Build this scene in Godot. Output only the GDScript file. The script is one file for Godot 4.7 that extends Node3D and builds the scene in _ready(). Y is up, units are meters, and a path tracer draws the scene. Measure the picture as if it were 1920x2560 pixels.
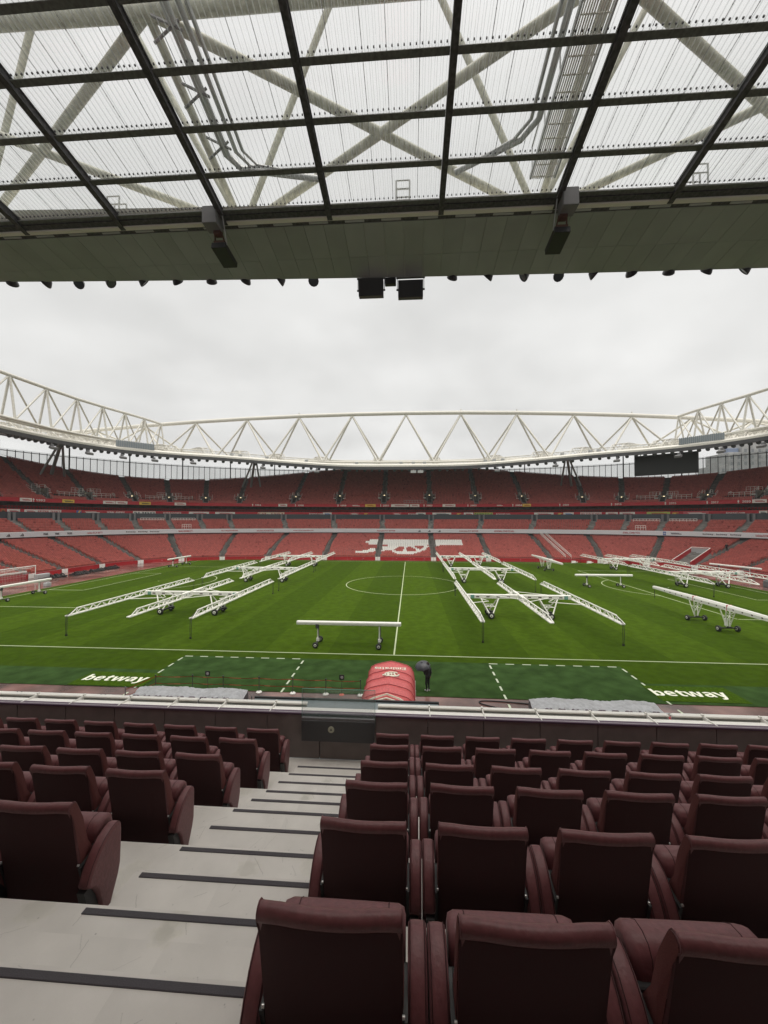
extends Node3D
# Football stadium seen from a padded club seat terrace on a wet, overcast day. x runs along the pitch, z towards the viewer, metres.

const CAM := Vector3(1.27, 10.58, 64.9)
var M := {}
var taken := {}
var rng := RandomNumberGenerator.new()

# ---------------------------------------------------------------- materials
func lin(r: float, g: float, b: float) -> Color:
	return Color(r, g, b).linear_to_srgb()

func noise_tex(freq: float, lo: Color, hi: Color, sd := 1, oct := 4, size := 512) -> NoiseTexture2D:
	var n := FastNoiseLite.new()
	n.seed = sd
	n.noise_type = FastNoiseLite.TYPE_SIMPLEX_SMOOTH
	n.frequency = freq
	n.fractal_octaves = oct
	var g := Gradient.new()
	g.offsets = PackedFloat32Array([0.15, 0.85])
	g.colors = PackedColorArray([lo, hi])
	var t := NoiseTexture2D.new()
	t.width = size
	t.height = size
	t.seamless = true
	t.noise = n
	t.color_ramp = g
	return t

func normal_tex(freq: float, sd := 1, oct := 4, strength := 4.0, size := 512) -> NoiseTexture2D:
	var n := FastNoiseLite.new()
	n.seed = sd
	n.noise_type = FastNoiseLite.TYPE_SIMPLEX_SMOOTH
	n.frequency = freq
	n.fractal_octaves = oct
	var t := NoiseTexture2D.new()
	t.width = size
	t.height = size
	t.seamless = true
	t.noise = n
	t.as_normal_map = true
	t.bump_strength = strength
	return t

func mat(nm: String, c: Color, rough := 0.6, metal := 0.0) -> StandardMaterial3D:
	var m := StandardMaterial3D.new()
	m.resource_name = nm
	m.albedo_color = c
	m.roughness = rough
	m.metallic = metal
	M[nm] = m
	return m

# a surface whose colour wanders a little: the texture multiplies the base colour; scale is repeats per metre
func grain(nm: String, c: Color, rough: float, freq: float, scale: float, amount := 0.18, sd := 1, bump := 0.0) -> StandardMaterial3D:
	var m := mat(nm, c, rough)
	var d := 1.0 - amount
	m.albedo_texture = noise_tex(freq, Color(d, d, d), Color(1, 1, 1), sd, 5)
	m.uv1_triplanar = true
	m.uv1_world_triplanar = true
	m.uv1_scale = Vector3(scale, scale, scale)
	if bump > 0.0:
		m.normal_enabled = true
		m.normal_texture = normal_tex(freq * 1.7, sd + 7, 4, bump)
	return m

# worn floor covering: soft cloudy tone, small dark specks, scuff lines and a few drip marks
func scuffed(sd: int) -> ImageTexture:
	var r := RandomNumberGenerator.new()
	r.seed = sd
	var n := FastNoiseLite.new()
	n.seed = sd
	n.frequency = 0.006
	n.fractal_octaves = 5
	var im := Image.create_empty(1024, 1024, false, Image.FORMAT_RGB8)
	for y in 1024:
		for x in 1024:
			var v := 0.965 + 0.05 * n.get_noise_2d(x, y) + 0.012 * (r.randf() - 0.5)
			im.set_pixel(x, y, Color(v, v, v * 0.995))
	for i in 420:
		var p := Vector2(r.randf() * 1024, r.randf() * 1024)
		var len := 1.0 if i < 300 else 8.0 + r.randf() * 60.0
		var a := r.randf() * TAU
		var k := 0.80 + 0.14 * r.randf()
		var w := 1 + int(r.randf() * 2.4) if i < 300 else 1
		for s in int(len):
			var q := p + Vector2(cos(a), sin(a)) * s
			a += 0.02 * (r.randf() - 0.5)
			for dy in w:
				for dx in w:
					var e := Vector2i(posmod(int(q.x) + dx, 1024), posmod(int(q.y) + dy, 1024))
					im.set_pixelv(e, im.get_pixelv(e) * Color(k, k, k))
	for i in 26:
		var p := Vector2(r.randf() * 1024, r.randf() * 1024)
		var rad := 14.0 + 60.0 * r.randf() * r.randf()
		var k := 0.015 + 0.035 * r.randf()
		for y in range(int(p.y - rad * 1.4), int(p.y + rad * 1.4)):
			for x in range(int(p.x - rad * 1.4), int(p.x + rad * 1.4)):
				var d := Vector2(x, y).distance_to(p) / (rad * (1.0 + 0.5 * n.get_noise_2d(x * 6.0, y * 6.0)))
				if d < 1.0:
					var e := Vector2i(posmod(x, 1024), posmod(y, 1024))
					var f := 1.0 - k * (1.0 - smoothstep(0.55, 1.0, d))
					im.set_pixelv(e, im.get_pixelv(e) * Color(f, f, f * 0.99))
	return ImageTexture.create_from_image(im)

func make_materials() -> void:
	grain("grass_a", lin(0.057, 0.101, 0.0075), 0.9, 0.02, 0.09, 0.12, 3, 1.0)
	grain("grass_b", lin(0.0455, 0.083, 0.0062), 0.9, 0.02, 0.09, 0.12, 5, 1.0)
	grain("carpet", lin(0.046, 0.090, 0.026), 0.9, 0.01, 0.12, 0.20, 11, 1.0)
	grain("logo_carpet", lin(0.060, 0.115, 0.009), 0.9, 0.02, 0.4, 0.2, 12)
	var tr := grain("track", lin(0.30, 0.165, 0.145), 0.16, 0.006, 0.06, 0.45, 21)
	tr.roughness_texture = noise_tex(0.008, Color(0.35, 0.35, 0.35), Color(1, 1, 1), 33, 4)
	tr.roughness = 0.24
	for g in ["grass_a", "grass_b", "carpet", "logo_carpet"]:
		M[g].metallic_specular = 0.10
	mat("line_white", lin(0.44, 0.50, 0.31), 0.8)
	mat("dash_print", lin(0.52, 0.58, 0.44), 0.8)
	mat("pale_print", lin(0.85, 0.86, 0.72), 0.8)
	grain("ground", lin(0.18, 0.18, 0.18), 0.9, 0.01, 0.05, 0.3, 31)
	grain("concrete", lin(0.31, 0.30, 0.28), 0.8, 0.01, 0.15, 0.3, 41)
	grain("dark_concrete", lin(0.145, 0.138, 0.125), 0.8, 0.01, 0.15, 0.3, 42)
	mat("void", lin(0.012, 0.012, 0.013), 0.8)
	mat("red_wall", lin(0.40, 0.018, 0.024), 0.35)
	mat("fascia_red", lin(0.42, 0.02, 0.03), 0.4)
	var seatm := mat("seat_red", Color(1, 1, 1), 0.34)
	seatm.vertex_color_use_as_albedo = true
	for i in 3:
		mat("seat_red_%d" % i, lin(0.42 + 0.04 * i, 0.105 + 0.012 * i, 0.08 + 0.01 * i), 0.34)
	grain("white_steel", lin(0.74, 0.72, 0.65), 0.5, 0.02, 0.25, 0.12, 51)
	mat("white_paint", lin(0.86, 0.85, 0.80), 0.4)
	mat("rig_white", lin(0.86, 0.86, 0.80), 0.4)
	grain("tube_grey", lin(0.56, 0.56, 0.47), 0.55, 0.015, 0.4, 0.22, 52)
	grain("purlin", lin(0.15, 0.155, 0.145), 0.5, 0.02, 0.5, 0.25, 54)
	grain("raft", lin(0.095, 0.090, 0.098), 0.55, 0.02, 0.5, 0.4, 53)
	mat("galvanised", lin(0.42, 0.43, 0.43), 0.45, 0.5)
	mat("alu", lin(0.72, 0.70, 0.64), 0.5)
	for i in 3:
		grain("soffit_%d" % i, lin(0.34 + 0.010 * i, 0.355 + 0.010 * i, 0.35 + 0.010 * i), 0.24, 0.004, 0.12, 0.07, 61 + i)
	grain("soffit_far", lin(0.30, 0.30, 0.29), 0.5, 0.01, 0.3, 0.2, 66)
	mat("black", lin(0.02, 0.02, 0.021), 0.5)
	mat("dark_grey", lin(0.06, 0.06, 0.063), 0.5)
	mat("mid_grey", lin(0.17, 0.17, 0.175), 0.55)
	mat("blue_grey", lin(0.24, 0.28, 0.31), 0.5)
	mat("light_grey", lin(0.40, 0.41, 0.41), 0.55)
	mat("lamp_black", lin(0.03, 0.028, 0.03), 0.4)
	mat("rust", lin(0.12, 0.06, 0.045), 0.7)
	mat("screen", lin(0.008, 0.010, 0.009), 0.6)
	mat("ribbon", lin(0.74, 0.74, 0.76), 0.45)
	mat("tyre", lin(0.02, 0.02, 0.02), 0.7)
	mat("teal", lin(0.16, 0.34, 0.28), 0.5)
	mat("slot", lin(0.07, 0.035, 0.04), 0.7)
	var tn := grain("tunnel_red", lin(0.80, 0.155, 0.155), 0.38, 0.02, 0.8, 0.14, 71, 5.0)
	tn.rim_enabled = true
	tn.rim = 0.3
	mat("tunnel_dark", lin(0.34, 0.02, 0.025), 0.45)
	grain("tarp", lin(0.46, 0.47, 0.49), 0.35, 0.01, 0.6, 0.12, 72, 1.0)
	mat("seat_purple", lin(0.075, 0.04, 0.065), 0.5)
	mat("rope", lin(0.27, 0.075, 0.025), 0.6)
	mat("slab", lin(0.20, 0.235, 0.25), 0.35)
	var vin := grain("vinyl", lin(0.66, 0.63, 0.595), 0.45, 0.006, 0.35, 0.07, 81)
	vin.albedo_texture = scuffed(81)
	vin.detail_enabled = false
	grain("strip", lin(0.19, 0.175, 0.195), 0.9, 0.2, 4.0, 0.6, 82, 6.0)
	grain("parapet", lin(0.235, 0.20, 0.188), 0.6, 0.01, 0.4, 0.08, 83)
	mat("purple_edge", lin(0.10, 0.06, 0.10), 0.5)
	var lea := grain("leather", lin(0.165, 0.054, 0.058), 0.52, 0.03, 1.6, 0.14, 91, 1.1)
	lea.rim_enabled = true
	lea.rim = 0.35
	lea.rim_tint = 0.35
	grain("fabric", lin(0.088, 0.029, 0.032), 0.9, 0.25, 5.0, 0.45, 92, 2.0)  # seat back maroon with shade put into the colour; seams share it
	grain("bolster", lin(0.16, 0.042, 0.038), 0.7, 0.1, 3.0, 0.25, 93, 1.0)
	mat("bolt", lin(0.7, 0.7, 0.68), 0.3, 0.6)
	mat("leaf", lin(0.22, 0.11, 0.05), 0.8)
	mat("badge", lin(0.42, 0.42, 0.32), 0.4, 0.2)
	grain("tower_wall", lin(0.44, 0.44, 0.43), 0.8, 0.01, 0.06, 0.15, 95)
	mat("tower_blue", lin(0.20, 0.25, 0.36), 0.4)
	mat("window_dark", lin(0.05, 0.06, 0.07), 0.3)
	mat("tower_pane", lin(0.20, 0.21, 0.22), 0.3)
	mat("sill_white", lin(0.93, 0.92, 0.87), 0.45)
	mat("umbrella", lin(0.060, 0.062, 0.072), 0.35)
	mat("orange_base", lin(0.72, 0.16, 0.11), 0.5)
	var pm := mat("body", Color(1, 1, 1), 0.75)
	pm.vertex_color_use_as_albedo = true
	for k in {"w": lin(0.72, 0.71, 0.66), "r": lin(0.42, 0.02, 0.03), "k": lin(0.03, 0.03, 0.035), "y": lin(0.70, 0.50, 0.08), "o": lin(0.42, 0.16, 0.05), "b": lin(0.06, 0.14, 0.40), "c": lin(0.66, 0.62, 0.48), "p": lin(0.55, 0.12, 0.13), "g": lin(0.42, 0.52, 0.12)}:
		mat("ink_" + k, {"w": lin(0.72, 0.71, 0.66), "r": lin(0.42, 0.02, 0.03), "k": lin(0.03, 0.03, 0.035), "y": lin(0.70, 0.50, 0.08), "o": lin(0.42, 0.16, 0.05), "b": lin(0.06, 0.14, 0.40), "c": lin(0.66, 0.62, 0.48), "p": lin(0.55, 0.12, 0.13), "g": lin(0.42, 0.52, 0.12)}[k], 0.6)
	var poly := mat("polycarbonate", Color(0.95, 0.97, 0.96, 0.05), 0.06)
	poly.transparency = BaseMaterial3D.TRANSPARENCY_ALPHA
	var rb := mat("sheet_rib", Color(0.95, 0.97, 0.96, 0.34), 0.12)
	rb.transparency = BaseMaterial3D.TRANSPARENCY_ALPHA
	var gl := mat("glass", Color(0.55, 0.86, 0.86, 0.27), 0.05)
	gl.transparency = BaseMaterial3D.TRANSPARENCY_ALPHA
	var gg := mat("gate_glass", Color(0.55, 0.72, 0.68, 0.16), 0.03)
	gg.transparency = BaseMaterial3D.TRANSPARENCY_ALPHA
	var lamp := mat("lamp_glow", Color(1, 0.95, 0.82), 0.5)
	lamp.emission_enabled = true
	lamp.emission = Color(1, 0.93, 0.75)
	lamp.emission_energy_multiplier = 1.1

# ---------------------------------------------------------------- mesh helpers (front faces clockwise, normals given)
func S() -> SurfaceTool:
	var st := SurfaceTool.new()
	st.begin(Mesh.PRIMITIVE_TRIANGLES)
	return st

func vtx(st: SurfaceTool, p: Vector3, n: Vector3) -> void:
	st.set_normal(n)
	st.add_vertex(p)

func tri(st: SurfaceTool, a: Vector3, b: Vector3, c: Vector3) -> void:
	var n := (c - a).cross(b - a).normalized()
	vtx(st, a, n)
	vtx(st, b, n)
	vtx(st, c, n)

func quad(st: SurfaceTool, a: Vector3, b: Vector3, c: Vector3, d: Vector3) -> void:
	var n := (c - a).cross(b - d).normalized()
	for p in [a, b, c, a, c, d]:
		vtx(st, p, n)

func box(st: SurfaceTool, c: Vector3, s: Vector3, b := Basis.IDENTITY) -> void:
	var h := s * 0.5
	var p := []
	for i in 8:
		p.append(c + b * Vector3(h.x if i & 1 else -h.x, h.y if i & 2 else -h.y, h.z if i & 4 else -h.z))
	quad(st, p[6], p[7], p[5], p[4])
	quad(st, p[3], p[2], p[0], p[1])
	quad(st, p[7], p[3], p[1], p[5])
	quad(st, p[2], p[6], p[4], p[0])
	quad(st, p[2], p[3], p[7], p[6])
	quad(st, p[4], p[5], p[1], p[0])

# a box with chamfered long edges, for things seen close
func cbox(st: SurfaceTool, c: Vector3, s: Vector3, ch := 0.01, b := Basis.IDENTITY) -> void:
	var hx := s.x * 0.5
	var hy := s.y * 0.5
	var hz := s.z * 0.5
	var rings := []
	for k in [[-hz, ch], [-hz + ch, 0.0], [hz - ch, 0.0], [hz, ch]]:
		var r := PackedVector3Array()
		var x: float = hx - k[1]
		var y: float = hy - k[1]
		for q in [[x - ch, y], [x, y - ch], [x, -y + ch], [x - ch, -y], [-x + ch, -y], [-x, -y + ch], [-x, y - ch], [-x + ch, y]]:
			r.append(c + b * Vector3(q[0], q[1], k[0]))
		rings.append(r)
	flat_loft(st, rings, true)

func flat_loft(st: SurfaceTool, rings: Array, caps := true) -> void:
	for i in rings.size() - 1:
		var a: PackedVector3Array = rings[i]
		var b: PackedVector3Array = rings[i + 1]
		for j in a.size():
			var k := (j + 1) % a.size()
			quad(st, a[j], a[k], b[k], b[j])
	if caps:
		for e in 2:
			var r: PackedVector3Array = rings[0] if e == 0 else rings[-1]
			for j in range(1, r.size() - 1):
				if e == 0:
					tri(st, r[0], r[j + 1], r[j])
				else:
					tri(st, r[0], r[j], r[j + 1])

# smooth surface through rows of points; closed: each row is a loop; caps close the first and last row
func loft(st: SurfaceTool, rows: Array, closed := true, caps := false) -> void:
	var nr := rows.size()
	var nc: int = rows[0].size()
	var nor := []
	for i in nr:
		var line := PackedVector3Array()
		for j in nc:
			var du: Vector3 = rows[i][(j + 1) % nc if closed else mini(j + 1, nc - 1)] - rows[i][(j - 1 + nc) % nc if closed else maxi(j - 1, 0)]
			var dv: Vector3 = rows[mini(i + 1, nr - 1)][j] - rows[maxi(i - 1, 0)][j]
			line.append(dv.cross(du).normalized())
		nor.append(line)
	for i in nr - 1:
		for j in (nc if closed else nc - 1):
			var k := (j + 1) % nc
			for q in [[i, j], [i, k], [i + 1, k], [i, j], [i + 1, k], [i + 1, j]]:
				vtx(st, rows[q[0]][q[1]], nor[q[0]][q[1]])
	if caps:
		for e in 2:
			var r: PackedVector3Array = rows[0] if e == 0 else rows[-1]
			var c := Vector3.ZERO
			for p in r:
				c += p
			c /= r.size()
			for j in nc:
				if e == 0:
					tri(st, c, r[(j + 1) % nc], r[j])
				else:
					tri(st, c, r[j], r[(j + 1) % nc])

func side_axes(d: Vector3) -> Array:
	var ref := Vector3.UP if absf(d.y) < 0.95 else Vector3.RIGHT
	var x := d.cross(ref).normalized()
	return [x, x.cross(d).normalized()]

func tube(st: SurfaceTool, a: Vector3, b: Vector3, r: float, n := 8, r2 := -1.0, caps := true) -> void:
	if r2 < 0.0:
		r2 = r
	var d := (b - a).normalized()
	var ax := side_axes(d)
	for i in n:
		var t0 := TAU * i / n
		var t1 := TAU * (i + 1) / n
		var n0: Vector3 = ax[0] * cos(t0) + ax[1] * sin(t0)
		var n1: Vector3 = ax[0] * cos(t1) + ax[1] * sin(t1)
		vtx(st, a + n0 * r, n0)
		vtx(st, b + n1 * r2, n1)
		vtx(st, b + n0 * r2, n0)
		vtx(st, a + n0 * r, n0)
		vtx(st, a + n1 * r, n1)
		vtx(st, b + n1 * r2, n1)
		if caps:
			for q in [a, a + n1 * r, a + n0 * r]:
				vtx(st, q, -d)
			for q in [b, b + n0 * r2, b + n1 * r2]:
				vtx(st, q, d)

func path_tube(st: SurfaceTool, pts: Array, r: float, n := 6) -> void:
	var rows := []
	for i in pts.size():
		var d: Vector3 = (pts[mini(i + 1, pts.size() - 1)] - pts[maxi(i - 1, 0)]).normalized()
		var ax := side_axes(d)
		var line := PackedVector3Array()
		for j in n:
			line.append(pts[i] + ax[0] * (r * cos(TAU * j / n)) - ax[1] * (r * sin(TAU * j / n)))
		rows.append(line)
	loft(st, rows, true, true)

# profile of (radius, height) turned about the y axis of xf
func lathe(st: SurfaceTool, prof: Array, xf := Transform3D.IDENTITY, n := 12) -> void:
	var rows := []
	for p in prof:
		var line := PackedVector3Array()
		for j in n:
			line.append(xf * Vector3(p[0] * cos(TAU * j / n), p[1], p[0] * sin(TAU * j / n)))
		rows.append(line)
	loft(st, rows, true, true)

# a flat outline given thickness: points in the plane of ax and ay, pushed along az
func prism(st: SurfaceTool, poly: PackedVector2Array, o: Vector3, ax: Vector3, ay: Vector3, az: Vector3) -> void:
	var idx := Geometry2D.triangulate_polygon(poly)
	for i in range(0, idx.size(), 3):
		var q := []
		for k in 3:
			q.append(o + ax * poly[idx[i + k]].x + ay * poly[idx[i + k]].y)
		var n := az.normalized()
		if (q[2] - q[0]).cross(q[1] - q[0]).dot(n) < 0.0:
			q.reverse()
		for p in q:
			vtx(st, p + az, n)
		q.reverse()
		for p in q:
			vtx(st, p, -n)
	for i in poly.size():
		var a := o + ax * poly[i].x + ay * poly[i].y
		var c := poly[(i + 1) % poly.size()]
		var b := o + ax * c.x + ay * c.y
		quad(st, a, a + az, b + az, b)

# ---------------------------------------------------------------- scene tree helpers
func numbered(nm: String, under: Node = null) -> String:
	var key := nm if under == null else "%d/%s" % [under.get_instance_id(), nm]
	if not taken.has(key):
		taken[key] = 0
		return nm
	taken[key] += 1
	return "%s_%03d" % [nm, taken[key]]

func tag(o: Node, label: String, category := "", group := "") -> Node:
	o.set_meta("label", label)
	if category != "":
		o.set_meta("category", category)
	if group != "":
		o.set_meta("group", group)
	return o

func thing(nm: String, label: String, category: String, at := Vector3.ZERO, turn := 0.0, group := "") -> Node3D:
	var o := Node3D.new()
	o.name = numbered(nm)
	add_child(o)
	o.position = at
	o.rotation.y = turn
	tag(o, label, category, group)
	return o

func part(parent: Node3D, nm: String, st: SurfaceTool, m: String, at := Vector3.ZERO) -> MeshInstance3D:
	st.set_material(M[m])
	return inst(parent, nm, st.commit(), at)

func inst(parent: Node3D, nm: String, mesh: Mesh, at := Vector3.ZERO) -> MeshInstance3D:
	var o := MeshInstance3D.new()
	o.name = numbered(nm, parent)
	o.mesh = mesh
	o.position = at
	parent.add_child(o)
	return o

func solo(nm: String, st: SurfaceTool, m: String, label: String, category: String, at := Vector3.ZERO, group := "") -> MeshInstance3D:
	st.set_material(M[m])
	var o := MeshInstance3D.new()
	o.name = numbered(nm)
	o.mesh = st.commit()
	add_child(o)
	o.position = at
	tag(o, label, category, group)
	return o

func struct(nm: String, st: SurfaceTool, m: String, label: String) -> MeshInstance3D:
	var o := solo(nm, st, m, label, "")
	o.set_meta("kind", "structure")
	return o

func copy(o: Node3D, label: String, at: Vector3, turn := 0.0) -> Node3D:
	var c: Node3D = o.duplicate()
	c.name = numbered(String(o.name).trim_suffix("_000"))
	add_child(c)
	c.position = at
	c.rotation.y = turn
	c.set_meta("label", label)
	return c

const ORD := ["first", "second", "third", "fourth", "fifth", "sixth", "seventh", "eighth", "ninth", "tenth", "eleventh", "twelfth", "thirteenth", "fourteenth", "fifteenth", "sixteenth", "seventeenth", "eighteenth", "nineteenth", "twentieth"]

func nth(i: int) -> String:
	if i < 20:
		return ORD[i]
	var n := i + 1
	var tens: String = ["twent", "thirt", "fort", "fift", "sixt", "sevent"][n / 10 - 2]
	return tens + "ieth" if n % 10 == 0 else tens + "y-" + ORD[n % 10 - 1]

func sheet(st: SurfaceTool, x0: float, x1: float, z0: float, z1: float, y: float) -> void:
	quad(st, Vector3(x0, y, z0), Vector3(x1, y, z0), Vector3(x1, y, z1), Vector3(x0, y, z1))

# lettering as a flat mesh of the given height and width, centred at the node's place, facing its +z
func text(parent: Node3D, words: String, w: float, h: float, m: String, xf: Transform3D, bold := true, depth := 0.012, fnt := "Droid Sans") -> MeshInstance3D:
	var f := SystemFont.new()
	f.font_names = PackedStringArray([fnt])
	f.font_weight = 700 if bold else 400
	var t := TextMesh.new()
	t.text = words
	t.font = f
	t.font_size = 32
	t.pixel_size = 0.01
	t.depth = depth
	t.curve_step = 4.0
	t.material = M[m]
	var o := MeshInstance3D.new()
	o.name = numbered("lettering", parent)
	o.mesh = t
	parent.add_child(o)
	var bb := t.get_aabb()
	var sx := w / maxf(bb.size.x, 0.01)
	var sy := h / maxf(bb.size.y, 0.01)
	var c := bb.get_center()
	o.transform = xf * Transform3D(Basis.from_scale(Vector3(sx, sy, 1)), Vector3(-c.x * sx, -c.y * sy, 0))
	return o

# ---------------------------------------------------------------- the bowl's plan
# a superellipse: degrees run from 0 (straight ahead, far side) to 90 (right end) and -90 (left end)
func curve(a: float, b: float, n: float, deg: float) -> Vector2:
	var s := sin(deg_to_rad(deg))
	var c := cos(deg_to_rad(deg))
	var k := pow(pow(absf(s), n) + pow(absf(c), n), -1.0 / n)
	return Vector2(a * s * k, -b * c * k)

func table(x: float, xs: Array, ys: Array) -> float:
	var s := signf(x)
	x = absf(x)
	if x > 90.0:
		return s * (180.0 - table(180.0 - x, xs, ys))
	for i in xs.size() - 1:
		if x <= xs[i + 1]:
			return s * lerpf(ys[i], ys[i + 1], (x - xs[i]) / (xs[i + 1] - xs[i]))
	return s * x

var LOWER := {"a": [66.5, 83.0], "b": [38.4, 56.0], "n": [4.0, 2.7], "y": [0.45, 5.9], "rows": 26, "pow": 1.05,
	"tin": [0.0, 6.25, 17.85, 29.3, 37.9, 45.85, 55.1, 90.0], "tout": [0.0, 5.05, 14.75, 24.4, 34.4, 46.6, 60.0, 90.0],
	"aisles": [6.25, 17.85, 29.3, 37.9, 45.85, 55.1, 66.0, 78.0, 88.0, 98.0, 108.0]}
var CLUB := {"a": [82.7, 91.0], "b": [55.7, 64.0], "n": [2.7, 2.55], "y": [6.85, 10.2], "rows": 9, "pow": 1.0,
	"tin": [0.0, 90.0], "tout": [0.0, 90.0],
	"aisles": [5.0, 14.9, 24.6, 34.8, 40.2, 46.0, 52.2, 58.6, 65.4, 72.8, 81.0, 90.0, 99.0, 108.0]}
var UPPER := {"a": [95.0, 118.0], "b": [67.0, 92.0], "n": [2.5, 2.3], "y": [15.25, 28.0], "rows": 30, "pow": 1.12,
	"tin": [0.0, 4.6, 13.7, 22.5, 32.5, 38.5, 44.7, 50.6, 58.1, 64.0, 90.0], "tout": [0.0, 4.0, 11.7, 19.1, 29.9, 36.8, 43.5, 50.6, 58.7, 66.2, 90.0],
	"aisles": [4.6, 13.7, 22.5, 32.5, 38.5, 44.7, 50.6, 58.1, 65.0, 73.0, 82.0, 91.0, 100.0]}

func rear_height(u: float) -> float:
	return 28.0 + 3.7 * cos(deg_to_rad(4.0 * u))

func tier_y(T: Dictionary, u: float, v: float) -> float:
	var top: float = rear_height(table(u, T.tin, T.tout)) if T == UPPER else T.y[1]
	return lerpf(T.y[0], top, pow(maxf(v, 0.0), T.pow))

func tp(T: Dictionary, u: float, v: float) -> Vector3:
	var p := curve(lerpf(T.a[0], T.a[1], v), lerpf(T.b[0], T.b[1], v), lerpf(T.n[0], T.n[1], v), lerpf(u, table(u, T.tin, T.tout), v))
	return Vector3(p.x, tier_y(T, u, v), p.y)

# axes at a place on a tier: x to the right of someone who sits there, z backwards (away from the pitch)
func frame(T: Dictionary, u: float, v: float) -> Basis:
	var z := tp(T, u, v + 0.01) - tp(T, u, v - 0.01)
	z.y = 0
	z = z.normalized()
	return Basis(Vector3.UP.cross(z).normalized(), Vector3.UP, z)

func metres_per_degree(T: Dictionary, u: float, v: float) -> float:
	var d := tp(T, u + 0.25, v) - tp(T, u - 0.25, v)
	return Vector2(d.x, d.z).length() * 2.0

func near_aisle(T: Dictionary, u: float) -> float:
	var best := 999.0
	for a in T.aisles:
		best = minf(best, absf(absf(u) - a))
	return best

const U_END := 108.0

func strip(st: SurfaceTool, f: Callable, u0: float, u1: float, step: float) -> void:
	# f(u) gives the cross-section as a list of points; neighbours are joined with quads
	var n := int(ceil((u1 - u0) / step))
	var last: Array = f.call(u0)
	for i in range(1, n + 1):
		var now: Array = f.call(lerpf(u0, u1, float(i) / n))
		for k in last.size() - 1:
			quad(st, last[k], last[k + 1], now[k + 1], now[k])
		last = now

func terrace(T: Dictionary, parent: Node3D, m: String) -> void:
	var st := S()
	var R: int = T.rows
	for r in R:
		var f := func(u: float) -> Array:
			var v0 := float(r) / R
			var v1 := float(r + 1) / R
			var y := tier_y(T, u, v0)
			var a := tp(T, u, v0)
			var b := tp(T, u, v1)
			return [Vector3(a.x, y, a.z), Vector3(b.x, y, b.z), b]
		strip(st, f, -U_END, U_END, 2.0)
	part(parent, "terrace_steps", st, m)

func aisle(T: Dictionary, u: float, v0: float, v1: float, parent: Node3D, m: String, w := 1.15) -> void:
	var st := S()
	var R: int = T.rows
	var k := int(round(v0 * R * 2))
	while k < int(v1 * R * 2):
		var va := float(k) / (R * 2)
		var vb := float(k + 1) / (R * 2)
		var a := tp(T, u, va)
		var b := tp(T, u, vb)
		var ya := tier_y(T, u, floorf(va * R) / R)
		var rise := (tier_y(T, u, floorf(va * R) / R + 1.0 / R) - ya) * 0.5
		var y := ya + 0.03 + (rise if k % 2 == 1 else 0.0)
		var bas := frame(T, u, va)
		var c := (a + b) * 0.5
		var dd := Vector2(b.x - a.x, b.z - a.z).length()
		box(st, Vector3(c.x, y - 0.2, c.z), Vector3(w, 0.4, dd), bas)
		k += 1
	part(parent, "aisle_steps", st, m)

func handrail(st: SurfaceTool, pts: Array, h: float, r := 0.03, balusters := true) -> void:
	var top := []
	for p in pts:
		top.append(p + Vector3.UP * h)
	for i in pts.size() - 1:
		tube(st, top[i], top[i + 1], r, 5)
		tube(st, pts[i] + Vector3.UP * h * 0.55, pts[i + 1] + Vector3.UP * h * 0.55, r * 0.8, 5)
	if balusters:
		for i in pts.size():
			tube(st, pts[i], top[i], r, 5)

# ---------------------------------------------------------------- seats of the far tiers
func far_seat_mesh() -> ArrayMesh:
	var st := S()
	var white := Color(1, 1, 1)
	st.set_color(white)
	# backrest, slightly bent across and leaning back
	var rows := []
	for k in [[0.34, -0.02], [0.62, 0.02], [0.84, 0.09]]:
		var front := PackedVector3Array()
		for x in [-0.215, -0.08, 0.08, 0.215]:
			front.append(Vector3(x, k[0], k[1] - 0.05 * pow(absf(x) / 0.215, 2)))
		rows.append(front)
	loft(st, rows, false)
	# tipped-up seat pan in front of it
	box(st, Vector3(0, 0.56, -0.13), Vector3(0.40, 0.36, 0.05), Basis(Vector3.RIGHT, -0.22))
	box(st, Vector3(0, 0.20, -0.02), Vector3(0.06, 0.40, 0.10))
	return st.commit()

# the emblem in white seats: is the seat in row r at x metres white?
func in_cannon(r: int, x: float) -> bool:
	# rows counted from the front of the lower tier; spans read off row by row
	var spans: Dictionary = {2: [[-2.4, 2.2]], 3: [[-13.6, -9.9], [-3.0, 3.2]], 4: [[-13.7, -8.6], [-3.6, 4.1]], 5: [[-11.8, -5.6], [-3.8, -2.8], [-0.5, 0.3], [2.7, 4.5]], 6: [[-10.4, -3.1], [-0.6, 0.3], [2.7, 5.1]], 7: [[-9.8, -2.9], [-0.6, 0.3], [2.6, 3.7], [4.1, 5.4]], 8: [[-8.4, -2.6], [-0.6, 0.3], [2.1, 2.9], [4.7, 5.8]], 9: [[-6.6, -2.0], [-0.6, 0.3], [1.7, 2.6], [4.9, 5.8]], 10: [[-5.2, 2.4], [4.9, 8.3]], 11: [[-5.2, 6.1], [6.7, 9.6]], 12: [[-10.7, 15.9]], 13: [[-10.8, 16.0]], 14: [[-11.7, 16.1]], 15: [[-11.6, 16.0]], 16: [[-10.7, 15.7]], 17: [[-10.7, 15.8]]}
	if not spans.has(r):
		return false
	for s in spans[r]:
		if x >= s[0] and x <= s[1]:
			return true
	return false

func blocked(T: Dictionary, u: float, v: float, p: Vector3) -> bool:
	for h in HOLES:
		if h.tier == T and absf(u - h.u) * metres_per_degree(T, u, v) < h.w and v > h.v0 and v < h.v1:
			return true
	return false

var HOLES := []

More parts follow.
